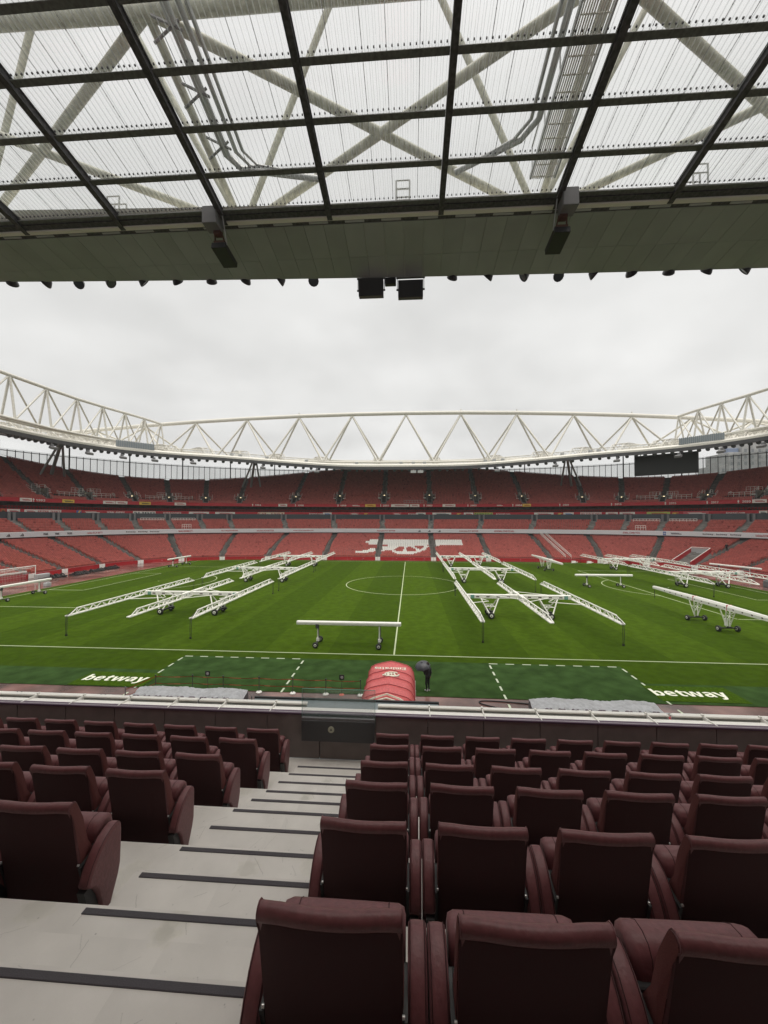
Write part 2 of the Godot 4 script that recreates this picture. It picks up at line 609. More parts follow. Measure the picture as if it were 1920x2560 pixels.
func seats() -> void:
	var mesh := far_seat_mesh()
	mesh.surface_set_material(0, M["seat_red"])
	var spots := []   # [transform, colour, distance]
	for T in [LOWER, CLUB, UPPER]:
		var R: int = T.rows
		for r in R:
			var v := (r + 0.62) / R
			var y_step := float(r) / R
			var u := -U_END
			while u < U_END:
				var mpd := metres_per_degree(T, u, v)
				u += 0.5 / mpd
				if near_aisle(T, u) * mpd < 0.85:
					continue
				var p := tp(T, u, v)
				if blocked(T, u, v, p):
					continue
				p.y = tier_y(T, u, y_step)
				var white: bool = T == LOWER and absf(u) < 18.0 and in_cannon(r, p.x)
				var t := rng.randf()
				var c := Color(0.41 + 0.13 * t, 0.100 + 0.036 * t, 0.083 + 0.030 * t)
				if rng.randf() < 0.02:
					c = Color(0.27, 0.05, 0.045)
				if white:
					c = Color(0.93, 0.92, 0.87) * (0.94 + 0.06 * t)
				spots.append([Transform3D(frame(T, u, v).rotated(Vector3.UP, 0.0), p), c, p.distance_to(CAM) if T == LOWER and p.x > -79.0 else 999.0, white, r])
	# one row of seats in the boxes' balcony
	var u := -U_END
	while u < U_END:
		var p2 := curve(96.6, 68.6, 2.5, u)
		var q2 := curve(96.6, 68.6, 2.5, u + 0.3)
		u += 0.3 * 0.62 / p2.distance_to(q2)
		var f := frame(UPPER, u, 0.05)
		spots.append([Transform3D(f, Vector3(p2.x, 12.95, p2.y)), Color(0.36, 0.03, 0.035), 999.0, false, 0])
	# the nearest ones in view are chairs of their own
	var order := range(spots.size())
	var close := []
	for i in order:
		var p: Vector3 = spots[i][0].origin
		var d := p - CAM
		if spots[i][2] < 120.0 and not spots[i][3] and -d.z > 0.0 and absf(d.x) < -d.z * 1.08 and p.x < 0.0:
			close.append(i)
	close.sort_custom(func(a, b): return spots[a][2] < spots[b][2])
	close = close.slice(0, 290)
	var meshes := []
	for k in 3:
		var mm: ArrayMesh = mesh.duplicate()
		mm.surface_set_material(0, M["seat_red_%d" % k])
		meshes.append(mm)
	var own := {}
	var in_row := {}
	for i in close:
		own[i] = true
		var o := MeshInstance3D.new()
		o.name = numbered("stadium_seat")
		o.mesh = meshes[i % 3]
		add_child(o)
		o.transform = spots[i][0]
		var row: int = spots[i][4]
		in_row[row] = in_row.get(row, -1) + 1
		tag(o, "red seat behind the left goal, %s row up, %s from the near end" % [nth(row), nth(in_row[row])], "seat", "red seats of the lower tier behind the left goal")
	var mmi := MultiMeshInstance3D.new()
	var mu := MultiMesh.new()
	mu.transform_format = MultiMesh.TRANSFORM_3D
	mu.use_colors = true
	mu.mesh = mesh
	mu.instance_count = spots.size() - close.size()
	var n := 0
	for i in order:
		if own.has(i):
			continue
		mu.set_instance_transform(n, spots[i][0])
		mu.set_instance_color(n, spots[i][1])
		n += 1
	mmi.multimesh = mu
	mmi.name = "seat_rows"
	add_child(mmi)
	tag(mmi, "thousands of red tip-up seats filling the three far tiers, white ones forming a cannon", "seats")
	mmi.set_meta("kind", "stuff")
	print("seats ", spots.size())

# ---------------------------------------------------------------- the tiers as buildings
func vomitory(T: Dictionary, u: float, v0: float, v1: float, parent: Node3D, wide: float, w := 1.5) -> void:
	# an opening in the seating: dark passage, concrete cheeks, cover slab, rails and a lamp over the mouth
	var a := tp(T, u, v0)
	var b := tp(T, u, v1)
	var f := frame(T, u, v0)
	var y := a.y
	var len := Vector2(b.x - a.x, b.z - a.z).length()
	var at := Transform3D(f, Vector3(a.x, y, a.z))
	var st := S()
	var top := b.y - y + 0.25
	for s in [-1.0, 1.0]:
		box(st, at * Vector3(s * (w / 2 + 0.12), top / 2 + 0.1, len / 2 + 0.5), Vector3(0.24, top + 0.5, len + 1.0), f)
	box(st, at * Vector3(0, top + 0.1, len + 0.55), Vector3(w - 0.01, 0.45, 1.1), f)
	var body := part(parent, "vomitory", st, "concrete")
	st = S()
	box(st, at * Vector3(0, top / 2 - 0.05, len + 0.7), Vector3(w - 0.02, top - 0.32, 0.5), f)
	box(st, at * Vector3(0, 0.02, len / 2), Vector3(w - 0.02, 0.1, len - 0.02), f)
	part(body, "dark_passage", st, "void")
	st = S()
	var hy := top + 0.35
	for s in [-1.0, 1.0]:
		var x: float = s * (w / 2 + 0.12)
		handrail(st, [at * Vector3(x, top * 0.5, 0.1), at * Vector3(x, hy, len * 0.5), at * Vector3(x, hy, len + 1.0)], 1.0, 0.05)
		handrail(st, [at * Vector3(x, hy - 1.2, len * 0.45), at * Vector3(x + s * 1.1, hy - 1.2, len * 0.45), at * Vector3(x + s * 1.1, hy - 0.2, len + 1.0)], 1.1, 0.035)
		if wide > 0.0:
			var pts := []
			for k in 6:
				pts.append(at * Vector3(x + s * wide * k / 5.0, 0.35, 0.1))
			handrail(st, pts, 1.15, 0.055)
			pts = [at * Vector3(x + s * wide, 0.35, 0.1), at * Vector3(x + s * wide, 0.8, 1.8)]
			handrail(st, pts, 1.15, 0.055)
			pts = []
			for k in 4:
				pts.append(at * Vector3(x + s * wide * 0.45 * k / 3.0, hy - 0.3, len * 0.6))
			handrail(st, pts, 1.3, 0.04)
	part(body, "railing", st, "white_paint")
	st = S()
	for s in [-1.0, 1.0]:
		box(st, at * Vector3(s * (w / 2 + 0.9), top * 0.55, len * 0.35), Vector3(0.9, 0.28, 0.08), f)
	part(body, "kicker_panel", st, "white_paint")
	st = S()
	box(st, at * Vector3(0, top + 0.05, len - 0.04), Vector3(0.26, 0.10, 0.06), f)
	part(body, "lamp", st, "lamp_glow")
	var l := OmniLight3D.new()
	l.light_color = Color(1, 0.93, 0.78)
	l.light_energy = 0.05
	l.light_size = 0.12
	l.omni_range = 8.0
	l.omni_attenuation = 2.0
	l.shadow_enabled = true
	l.position = at * Vector3(0, top + 0.0, len - 0.2)
	l.name = numbered("lamp_light", body)
	body.add_child(l)

func tiers() -> void:
	for s in [-1.0, 1.0]:
		for i in UPPER.aisles.size():
			HOLES.append({"tier": UPPER, "u": s * UPPER.aisles[i], "v0": 0.10, "v1": 0.30, "w": 1.6})
			if i in [5, 7]:
				HOLES.append({"tier": UPPER, "u": s * UPPER.aisles[i], "v0": 0.10, "v1": 0.17, "w": 7.6})
	HOLES.append({"tier": LOWER, "u": 52.0, "v0": -0.1, "v1": 0.52, "w": 2.6})
	var lo := thing("lower_tier", "lowest red seating tier rising from the pitch-side wall to the white ribbon board", "stand")
	terrace(LOWER, lo, "concrete")
	for s in [-1.0, 1.0]:
		for a in LOWER.aisles:
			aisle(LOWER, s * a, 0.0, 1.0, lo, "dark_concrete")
	corner_tunnel(lo)
	var cl := thing("club_tier", "middle red seating tier between the white ribbon board and the executive boxes", "stand")
	terrace(CLUB, cl, "concrete")
	for s in [-1.0, 1.0]:
		for a in CLUB.aisles:
			aisle(CLUB, s * a, 0.0, 1.0, cl, "concrete")
	# underside and front of the club tier
	var st := S()
	strip(st, func(u: float) -> Array:
		var a := curve(82.4, 55.4, 2.7, u)
		var b := curve(93, 66, 2.55, u)
		return [Vector3(a.x, 6.45, a.y), Vector3(b.x, 6.9, b.y)], -U_END, U_END, 2.0)
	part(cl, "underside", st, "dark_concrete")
	st = S()
	strip(st, func(u: float) -> Array:
		var a := curve(83.2, 56.2, 2.7, u)
		return [Vector3(a.x, 5.9, a.y), Vector3(a.x, 6.7, a.y)], -U_END, U_END, 2.0)
	part(lo, "rear_wall", st, "dark_grey")
	var rib := S()
	strip(rib, func(u: float) -> Array:
		var a := curve(82.3, 55.3, 2.7, u)
		var b := curve(82.6, 55.6, 2.7, u)
		return [Vector3(b.x, 6.6, b.y), Vector3(a.x, 6.6, a.y), Vector3(a.x, 7.7, a.y), Vector3(b.x, 7.75, b.y), Vector3(b.x, 6.8, b.y)], -U_END, U_END, 1.0)
	var ribbon := part(cl, "ribbon_board", rib, "ribbon")
	# boxes behind the club seats
	st = S()
	strip(st, func(u: float) -> Array:
		var a := curve(91.6, 64.6, 2.55, u)
		return [Vector3(a.x, 9.9, a.y), Vector3(a.x, 12.2, a.y)], -U_END, U_END, 2.0)
	part(cl, "box_glazing", st, "window_dark")
	for s in [-1.0, 1.0]:
		for a in CLUB.aisles:
			st = S()
			for k in [-1.0, 1.0]:
				var c := curve(91.2, 64.2, 2.55, s * a + k * 0.42)
				box(st, Vector3(c.x, 11.05, c.y), Vector3(0.5, 2.1, 0.4), frame(CLUB, s * a, 0.99))
			part(cl, "column", st, "mid_grey")
			st = S()
			var lc := curve(94.6, 66.6, 2.5, s * a)
			var lampat := Vector3(lc.x, 11.72, lc.y) - frame(CLUB, s * a, 0.9).z * 0.2
			box(st, lampat, Vector3(0.3, 0.08, 0.16), frame(CLUB, s * a, 0.9))
			part(cl, "lamp", st, "lamp_glow")
			var l := OmniLight3D.new()
			l.light_color = Color(1, 0.93, 0.78)
			l.light_energy = 0.04
			l.light_size = 0.12
			l.omni_range = 8.0
			l.omni_attenuation = 2.0
			l.shadow_enabled = true
			l.position = lampat - Vector3(0, 0.16, 0)
			l.name = numbered("lamp_light", cl)
			cl.add_child(l)
	# white-railed front benches in two bays of the club tier on each side
	for u in [-48.8, -43.2, 43.2, 48.8]:
		st = S()
		var pts := []
		for k in 9:
			var q := tp(CLUB, u + (k - 4) * 0.52, 0.93)
			pts.append(q + Vector3(0, 0.05, 0))
		for k in 8:
			var c2: Vector3 = (pts[k] + pts[k + 1]) * 0.5
			box(st, c2 + Vector3(0, 0.25, 0), Vector3(pts[k].distance_to(pts[k + 1]), 0.12, 0.06), frame(CLUB, u, 0.93))
		handrail(st, pts, 0.85, 0.05)
		part(cl, "accessible_rail", st, "white_paint")
	for u in [-43.6, 43.3]:
		st = S()
		var pts2 := []
		for k in 5:
			pts2.append(tp(CLUB, u + (k - 2) * 0.42, 0.03) + Vector3(0, 0.9, 0))
		handrail(st, pts2, 1.2, 0.05)
		part(cl, "camera_gantry_rail", st, "white_paint")
	# upper tier
	var up := thing("upper_tier", "top red seating tier whose rear edge dips in the corners", "stand")
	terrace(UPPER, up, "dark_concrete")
	st = S()
	strip(st, func(u: float) -> Array:
		var c := curve(94.75, 66.75, 2.5, u)
		var d := curve(118.6, 92.6, 2.3, table(u, UPPER.tin, UPPER.tout))
		var e := curve(98.6, 70.6, 2.5, u)
		return [Vector3(c.x, 14.7, c.y), Vector3(e.x, 14.9, e.y), Vector3(e.x, 12.9, e.y), Vector3(d.x, 12.9, d.y), Vector3(d.x, rear_height(table(u, UPPER.tin, UPPER.tout)) + 0.1, d.y)], -U_END, U_END, 2.0)
	part(up, "box_tier_shell", st, "dark_concrete")
	st = S()
	strip(st, func(u: float) -> Array:
		var a := curve(94.6, 66.6, 2.5, u)
		var b := curve(94.95, 66.95, 2.5, u)
		return [Vector3(b.x, 14.7, b.y), Vector3(a.x, 14.7, a.y), Vector3(a.x, 15.66, a.y), Vector3(b.x, 15.7, b.y), Vector3(b.x, 15.0, b.y)], -U_END, U_END, 1.0)
	var fu := part(up, "upper_fascia", st, "fascia_red")
	st = S()
	strip(st, func(u: float) -> Array:
		var a := curve(94.6, 66.6, 2.5, u)
		var b := curve(94.95, 66.95, 2.5, u)
		return [Vector3(b.x, 11.86, b.y), Vector3(a.x, 11.86, a.y), Vector3(a.x, 12.94, a.y), Vector3(b.x, 12.98, b.y), Vector3(b.x, 12.2, b.y)], -U_END, U_END, 1.0)
	var fl := part(up, "lower_fascia", st, "fascia_red")
	st = S()
	strip(st, func(u: float) -> Array:
		var a := curve(94.9, 66.9, 2.5, u)
		var e := curve(98.7, 70.7, 2.5, u)
		return [Vector3(a.x, 12.6, a.y), Vector3(e.x, 12.6, e.y)], -U_END, U_END, 2.0)
	part(up, "box_balcony", st, "dark_concrete")
	for s in [-1.0, 1.0]:
		for i in UPPER.aisles.size():
			var u: float = s * UPPER.aisles[i]
			aisle(UPPER, u, 0.0, 0.12, up, "concrete", 1.2)
			aisle(UPPER, u, 0.28, 1.0, up, "concrete", 1.5)
			if absf(u) < 96.0:
				vomitory(UPPER, u, 0.12, 0.25, up, 5.6 if i in [5, 7] else 0.0)
			st = S()
			for k in [-1.0, 1.0]:
				var pts := []
				for q in 3:
					var v := 0.01 + 0.055 * q
					pts.append(tp(UPPER, u, v) + frame(UPPER, u, v) * Vector3(k * 0.72, 0.0, 0))
				handrail(st, pts, 0.9, 0.03)
			part(up, "aisle_rail", st, "light_grey")
			# stanchion rails down the middle of the upper aisle
			st = S()
			for q in 8:
				var v := 0.32 + 0.085 * q
				for k in [-1.0, 1.0]:
					var c3 := tp(UPPER, u, v) + frame(UPPER, u, v) * Vector3(k * 0.78, 0, 0)
					tube(st, c3, c3 + Vector3(0, 0.95, 0), 0.045, 5)
			part(up, "aisle_stanchions", st, "mid_grey")
	# framed gantry on the front of the upper tier, over the middle
	st = S()
	var gp := []
	for k in 8:
		gp.append(tp(UPPER, 1.4 + (k - 3.5) * 0.55, 0.02))
	handrail(st, gp, 1.5, 0.05)
	for p in gp:
		tube(st, p + Vector3(0, 0.75, 0), p + Vector3(0, 1.5, 0), 0.04, 5)
	part(up, "camera_gantry", st, "light_grey")
	banners(fu, fl, ribbon)

func corner_tunnel(lo: Node3D) -> void:
	# the entrance cut into the right corner of the lower tier
	var u := 52.0
	var a := tp(LOWER, u, 0.0)
	var f := frame(LOWER, u, 0.1)
	var at := Transform3D(f, Vector3(a.x, 0, a.z))
	var st := S()
	for s in [-1.0, 1.0]:
		var poly := PackedVector2Array([Vector2(0.0, 0.0), Vector2(8.4, 0.0), Vector2(8.4, 4.0), Vector2(0.0, 1.35)])
		prism(st, poly, at * Vector3(s * 1.85 - 0.12, 0, 0), f.z, Vector3.UP, f.x * 0.24)
	var cheeks := part(lo, "corner_entrance", st, "red_wall")
	st = S()
	box(st, at * Vector3(0, 3.3, 8.0), Vector3(3.4, 1.3, 0.5), f)
	part(cheeks, "lintel", st, "light_grey")
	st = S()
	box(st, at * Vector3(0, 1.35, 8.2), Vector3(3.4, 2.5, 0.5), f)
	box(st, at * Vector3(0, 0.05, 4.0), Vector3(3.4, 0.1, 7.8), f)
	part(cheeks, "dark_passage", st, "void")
	st = S()
	for s in [-1.0, 1.0]:
		tube(st, at * Vector3(s * 1.85, 1.5, 0), at * Vector3(s * 1.85, 4.15, 8.4), 0.07, 6)
	tube(st, at * Vector3(-1.85, 4.15, 8.4), at * Vector3(1.85, 4.15, 8.4), 0.07, 6)
	part(cheeks, "railing", st, "white_paint")

# ---------------------------------------------------------------- lettering and cloth banners along the fascias
const SIGNS := "U|-69.03|2.4|w|r|-;U|-67.81|0.4|-|w|^;U|-66.68|1.9|-|w|1993;U|-62.14|2.6|y|k|-;U|-55.33|2.8|w|r|-;U|-53.23|2.9|w|r|-;U|-49.18|2.9|y|k|-;U|-43.06|3.1|w|r|-;L|-72.59|0.8|o|k|-;L|-70.95|2.5|w|r|-;L|-68.27|2.5|w|r|-;L|-65.26|5.1|w|r|ARSENAL~FRANCE;L|-60.36|1.1|b|y|/;L|-58.19|4.7|-|w|-;L|-54.25|5.6|-|w|ARSENAL~AMERICA;L|-49.28|5.7|w|k|SLIGO;L|-44.55|5.7|-|w|ITALIAN~GOONERS;R|-77.91|0.7|-|k|A;R|-75.29|0.7|-|k|A;R|-70.68|0.9|-|k|PRIME;R|-68.45|0.8|-|k|PRIME;R|-66.00|1.0|-|k|PRIME;R|-61.24|4.9|-|r|Emirates~FLY~BETTER;R|-54.20|2.2|-|k|betway;R|-51.90|2.2|-|k|betway;R|-49.68|2.2|-|k|betway;R|-43.90|7.0|-|r|ARSENALDIRECT.COM;U|-30.06|0.5|-|w|^;U|-29.06|1.9|-|w|1994;U|-24.42|2.8|w|r|-;U|-22.01|0.5|-|w|^;U|-21.01|1.9|-|w|1998;U|-13.73|0.5|-|w|^;U|-12.68|2.0|-|w|1998;U|-10.21|3.6|-|w|-;U|-7.28|3.5|y|r|-;L|-39.74|5.7|w|r|-;L|-35.06|5.9|w|r|-;L|-26.66|8.6|c|r|Est.~1983;L|-18.08|4.4|-|w|Arsenal.com;L|-15.83|2.9|w|b|-;L|-10.49|3.0|p|w|-;L|-8.18|1.5|-|y|C;R|-35.73|6.2|-|r|ARSENAL.COM/JUNIORGUNNERS;R|-28.89|5.2|-|r|Emirates~FLY~BETTER;R|-21.46|7.4|-|r|Arsenal.com/membership;U|-5.22|0.5|-|w|^;U|-4.15|2.0|-|w|2002;U|-1.30|6.0|w|r|-;U|1.61|3.1|w|r|-;U|3.48|0.5|-|w|^;U|4.54|2.0|-|w|2002;U|8.39|4.2|w|r|-;U|12.05|0.4|-|w|^;U|13.09|2.0|-|w|2003;U|17.95|2.7|-|w|-;U|20.38|0.4|-|w|^;U|21.45|2.1|-|w|2004;U|22.87|2.5|y|r|-;U|28.59|0.4|-|w|^;U|29.59|1.7|-|w|2005;L|-1.93|2.8|p|w|-;L|1.09|2.6|-|w|Arsenal;L|2.85|3.1|w|k|-;L|6.99|6.1|w|k|-;L|10.27|1.5|-|y|C;L|12.16|3.0|w|r|-;L|14.97|5.9|g|k|P38~W26~D12~L0;L|18.60|4.4|-|w|Arsenal.com;L|25.83|5.7|w|r|-;L|28.58|1.3|-|y|C;L|30.03|2.9|w|b|-;R|-4.24|5.5|-|r|Emirates~FLY~BETTER;R|2.76|0.8|-|k|A;R|4.82|0.8|-|k|A;R|6.92|0.8|-|k|A;R|12.88|5.5|-|r|Emirates~FLY~BETTER;R|19.67|5.7|-|r|ARSENAL.COM/TOURS;U|37.03|0.4|-|w|^;U|38.07|1.7|-|w|2014;U|45.30|0.4|-|w|^;U|46.37|1.6|-|w|2015;U|51.40|0.4|-|w|^;U|52.48|1.5|-|w|2017;U|55.79|0.4|-|w|^;U|56.90|1.6|-|w|2020;U|58.69|2.7|w|r|-;L|33.70|5.7|w|r|MILTON~KEYNES;L|37.05|3.1|w|r|-;L|39.48|3.8|w|r|-;L|44.22|5.4|g|r|-;L|46.71|1.6|-|y|C;L|49.76|5.4|p|w|-;L|55.33|3.7|-|w|Arsenal.com;L|59.17|1.5|w|k|-;R|41.80|5.3|-|r|ARSENAL.COM/TOURS;R|47.28|0.6|b|w|-;R|49.06|3.2|-|k|-;R|54.24|2.0|-|k|betway;R|56.43|2.0|-|k|betway;R|58.69|2.0|-|k|betway;R|63.14|2.9|-|r|Emirates~FLY~BETTER"

func fascia_at(k: String, u: float) -> Transform3D:
	var T: Dictionary = CLUB if k == "R" else UPPER
	var c := curve(82.28, 55.28, 2.7, u) if k == "R" else curve(94.57, 66.57, 2.5, u)
	var t := curve(82.28, 55.28, 2.7, u + 0.2) if k == "R" else curve(94.57, 66.57, 2.5, u + 0.2)
	var x := Vector3(t.x - c.x, 0, t.y - c.y).normalized()
	var y: float = {"R": 7.15, "U": 15.18, "L": 12.40}[k]
	return Transform3D(Basis(x, Vector3.UP, x.cross(Vector3.UP)), Vector3(c.x, y, c.y))

func banners(fu: Node3D, fl: Node3D, ribbon: Node3D) -> void:
	var where := {"U": "upper red fascia", "L": "lower red fascia", "R": "white ribbon board"}
	var ink := {"w": "white", "y": "yellow", "o": "brown", "b": "blue", "c": "cream", "p": "pink", "g": "yellow-green"}
	var count := {"U": 0, "L": 0, "R": 0}
	var rows := []
	for line in SIGNS.split(";"):
		var q := line.split("|")
		rows.append([q[0], float(q[1]), float(q[2]), q[3], q[4], q[5].replace("~", " ")])
	rows.sort_custom(func(a, b): return a[1] < b[1])
	for q in rows:
		var xf := fascia_at(q[0], q[1])
		var host: Node3D = {"U": fu, "L": fl, "R": ribbon}[q[0]]
		var h := 0.78
		var w: float = q[2]
		var front := 0.0
		if q[3] != "-":
			var st := S()
			h = 0.86
			cbox(st, Vector3(0, 0, 0.03), Vector3(w, h, 0.05), 0.008)
			var o := solo("fascia_banner", st, "ink_" + q[3], "%s cloth banner tied to the %s, %s banner from its left end" % [ink[q[3]], where[q[0]], nth(count[q[0]])], "banner", Vector3.ZERO, "cloth banners along the fascias")
			count[q[0]] += 1
			o.transform = xf
			host = o
			xf = Transform3D.IDENTITY
			front = 0.06
		var m: String = "ink_" + q[4]
		var at := xf * Transform3D(Basis.IDENTITY, Vector3(0, 0, front + 0.012))
		if q[5] == "-":
			var st := S()
			box(st, at * Vector3(-w * 0.05, 0.12, 0), Vector3(w * 0.55, 0.10, 0.01), at.basis)
			box(st, at * Vector3(w * 0.05, -0.10, 0), Vector3(w * 0.66, 0.16, 0.01), at.basis)
			part(host, "faded_print", st, m)
		elif q[5] == "^":
			var st := S()
			for k in [[0.32, 0.10, -0.33], [0.12, 0.26, -0.16], [0.34, 0.30, 0.12], [0.16, 0.14, 0.34]]:
				box(st, at * Vector3(0, k[2], 0), Vector3(k[0], k[1], 0.01), at.basis)
			part(host, "trophy_print", st, m)
		elif q[5] == "A":
			var st := S()
			for k in 3:
				var x := (k - 1) * 0.26
				var top := -0.12 + 0.2 * k
				prism(st, PackedVector2Array([Vector2(x - 0.06, -0.3), Vector2(x + 0.16, -0.3), Vector2(x + 0.06 - 0.06 * k, top), Vector2(x - 0.10 - 0.06 * k, top - 0.06)]), at.origin, at.basis.x, Vector3.UP, at.basis.z * 0.01)
			part(host, "bars_print", st, m)
		elif q[5] == "C":
			var st := S()
			box(st, at * Vector3(0.1, 0.12, 0), Vector3(w * 0.9, 0.14, 0.01), at.basis)
			box(st, at * Vector3(-0.3, -0.12, 0), Vector3(w * 0.45, 0.12, 0.01), at.basis)
			tube(st, at * Vector3(0, -0.08, -0.005), at * Vector3(0, -0.08, 0.006), 0.26, 14)
			part(host, "cannon_print", st, m)
		elif q[5] == "/":
			var st := S()
			prism(st, PackedVector2Array([Vector2(-0.45, -0.4), Vector2(-0.1, -0.4), Vector2(0.5, 0.4), Vector2(0.1, 0.4)]), at.origin, at.basis.x, Vector3.UP, at.basis.z * 0.01)
			part(host, "stripe_print", st, m)
		else:
			var hh := 0.46 if q[0] == "R" else (0.52 if q[3] != "-" else 0.55)
			text(host, q[5], w * (0.92 if q[3] != "-" else 1.0), hh, m, at)

# ---------------------------------------------------------------- roof
func fold(u: float) -> float:
	u = absf(u)
	return 180.0 - u if u > 90.0 else u

func ring_h(u: float) -> float:
	return 24.05 + 1.95 * smoothstep(8.0, 42.0, fold(u))

func ring(u: float, s: float) -> Vector3:
	# inner roof edge at u, s metres outwards, on the roof's lower face
	var c := curve(72.0 + s, 42.3 + s, 2.7 - s * 0.01, u)
	return Vector3(c.x, ring_h(u) + 0.17 * s, c.y)

func far_roof() -> void:
	var E := 104.0
	var roof := thing("stadium_roof", "sweeping pale stadium roof ring round the far side and the ends", "roof")
	var st := S()
	strip(st, func(u: float) -> Array:
		return [ring(u, 0.25), ring(u, 4.2)], -E, E, 2.0)
	part(roof, "soffit", st, "soffit_far")
	st = S()
	strip(st, func(u: float) -> Array:
		var a := ring(u, 0.0)
		var b := ring(u, 0.25)
		return [b, a + Vector3(0, 0.05, 0), a + Vector3(0, 0.75, 0), b + Vector3(0, 0.8, 0)], -E, E, 1.5)
	part(roof, "edge_beam", st, "dark_grey")
	st = S()
	strip(st, func(u: float) -> Array:
		var a := ring(u, 0.12)
		var b := ring(u, 0.9)
		var c := ring(u, 2.6)
		return [b + Vector3(0, 0.7, 0), a + Vector3(0, 0.84, 0), a + Vector3(0, 1.25, 0), a + Vector3(0, 1.55, 0) + (b - a) * 0.6, c + Vector3(0, 1.55, 0), c + Vector3(0, 0.5, 0)], -E, E, 1.5)
	part(roof, "gutter", st, "white_steel")
	st = S()
	strip(st, func(u: float) -> Array:
		return [ring(u, 4.2), ring(u, 18.0)], -E, E, 2.0)
	part(roof, "translucent_sheet", st, "polycarbonate")  # band width shaped by the light it lets onto the upper tier
	st = S()
	strip(st, func(u: float) -> Array:
		var a := ring(u, 18.0)
		var c := curve(124.0, 97.0, 2.3, table(u, UPPER.tin, UPPER.tout))
		return [a, Vector3(c.x, ring_h(u) + 8.6, c.y), Vector3(c.x, ring_h(u) + 9.4, c.y), a + Vector3(0, 0.5, 0)], -E, E, 2.0)
	part(roof, "metal_deck", st, "white_steel")
	# rafters under the translucent band
	for i in 62:
		var u := -92.0 + i * 184.0 / 61.0
		st = S()
		tube(st, ring(u, 4.0) + Vector3(0, -0.05, 0), ring(u, 18.2) + Vector3(0, -0.05, 0), 0.12, 5)
		part(roof, "rafter", st, "mid_grey")
	# handrail and service walkway on top of the edge
	st = S()
	for i in 150:
		var u := -95.0 + i * 190.0 / 149.0
		var p := ring(u, 1.6) + Vector3(0, 1.5, 0)
		var q := ring(u + 190.0 / 149.0, 1.6) + Vector3(0, 1.5, 0)
		tube(st, p, p + Vector3(0, 0.9, 0), 0.04, 4)
		tube(st, p + Vector3(0, 0.9, 0), q + Vector3(0, 0.9, 0), 0.045, 4)
		tube(st, p + Vector3(0, 0.45, 0), q + Vector3(0, 0.45, 0), 0.035, 4)
	part(roof, "edge_railing", st, "white_steel")
	# floodlights under the edge
	var k := 0
	var lamps := {}
	for i in 108:
		var u := -86.0 + i * 172.0 / 107.0
		var p := ring(u, 0.35)
		var o := ring(u, -0.4)
		var d := (o - p)
		d.y = 0
		var side := "far" if absf(u) < 50 else ("left end" if u < 0 else "right end")
		lamps[side] = lamps.get(side, -1) + 1
		lamp_unit(p + Vector3(0, -0.22, 0), d.normalized(), 0.42, "round dark floodlight under the %s roof edge, %s from its left" % [side, nth(lamps[side])], "floodlights under the %s roof edge" % side)
		k += 1
	# loudspeaker clusters and small boxes hung from the edge
	var spk := [-76.0, -67.0, -59.0, -52.0, -44.0, -30.0, -19.0, 19.0, 30.0, 41.0, 52.0, 60.0, 68.0]
	for i in spk.size():
		var u: float = spk[i]
		var p := ring(u, 0.2)
		var q := ring(u, -0.6)
		var f := Vector3(q.x - p.x, 0, q.z - p.z).normalized()
		var b := Basis(Vector3.UP.cross(f), Vector3.UP, f)
		st = S()
		box(st, p + Vector3(0, -0.6, 0) + f * 0.3, Vector3(0.5, 0.6, 0.5), b)
		box(st, p + Vector3(0, -1.15, 0) + f * 0.9, Vector3(1.3, 0.45, 0.9), b * Basis(Vector3.RIGHT, 0.35))
		tube(st, p, p + Vector3(0, -0.9, 0) + f * 0.6, 0.06, 5)
		solo("loudspeaker", st, "mid_grey", "grey loudspeaker cluster hung from the far roof edge, %s from its left end" % nth(i), "loudspeaker", Vector3.ZERO, "loudspeakers under the far roof edge")
	st = S()
	for s in [-0.95, 0.95]:
		box(st, ring(2.4, -0.1) + Vector3(s, -0.55, 0), Vector3(1.5, 0.7, 0.6))
		tube(st, ring(2.4, 0.1) + Vector3(s, 0.1, 0), ring(2.4, -0.1) + Vector3(s, -0.5, 0), 0.07, 5)
	solo("camera_box", st, "light_grey", "pair of pale grey boxes hung under the middle of the far roof edge", "equipment box")
	# boxes standing on the edge walkway
	var bx := [-36.0, -34.3, -29.0, -21.0, -10.5, -1.0, 1.6, 4.0, 16.5, 18.2, 19.9, 31.0, 36.0, 37.5]
	for i in bx.size():
		var p := ring(bx[i], 1.1) + Vector3(0, 1.75, 0)
		st = S()
		cbox(st, p, Vector3(0.85, 0.75, 0.6), 0.04)
		box(st, p + Vector3(0, 0.0, 0.33), Vector3(0.5, 0.45, 0.06))
		solo("floodlight_box", st, "light_grey", "small pale box on top of the far roof edge, %s from the left" % nth(i), "equipment box", Vector3.ZERO, "boxes on the far roof edge")
	for s in [[-56.0, -66.5, "left"], [56.0, 66.5, "right"]]:
		var scr := thing("louvre_screen", "grey ribbed screen standing on the roof edge above the %s corner" % s[2], "screen", Vector3.ZERO, 0.0, "ribbed screens on the roof edge")
		var p := ring(s[0] - 4.2, 0.4) + Vector3(0, 1.5, 0)
		var q := ring(s[0] + 4.2, 0.4) + Vector3(0, 1.5, 0)
		var d := (q - p)
		st = S()
		for i in 22:
			var c := p + d * (i + 0.5) / 22.0
			box(st, c + Vector3(0, 0.75, 0), Vector3(0.20, 1.5, 0.14), Basis(Vector3.UP, atan2(-d.z, d.x)))
		part(scr, "louvre_slat", st, "blue_grey")
		st = S()
		var bb := Basis(Vector3.UP, atan2(-d.z, d.x))
		box(st, p + d * 0.5 + Vector3(0, 0.72, 0) - bb.z * 0.12, Vector3(d.length(), 1.4, 0.08), bb)
		part(scr, "backing", st, "galvanised")
	video_screen()

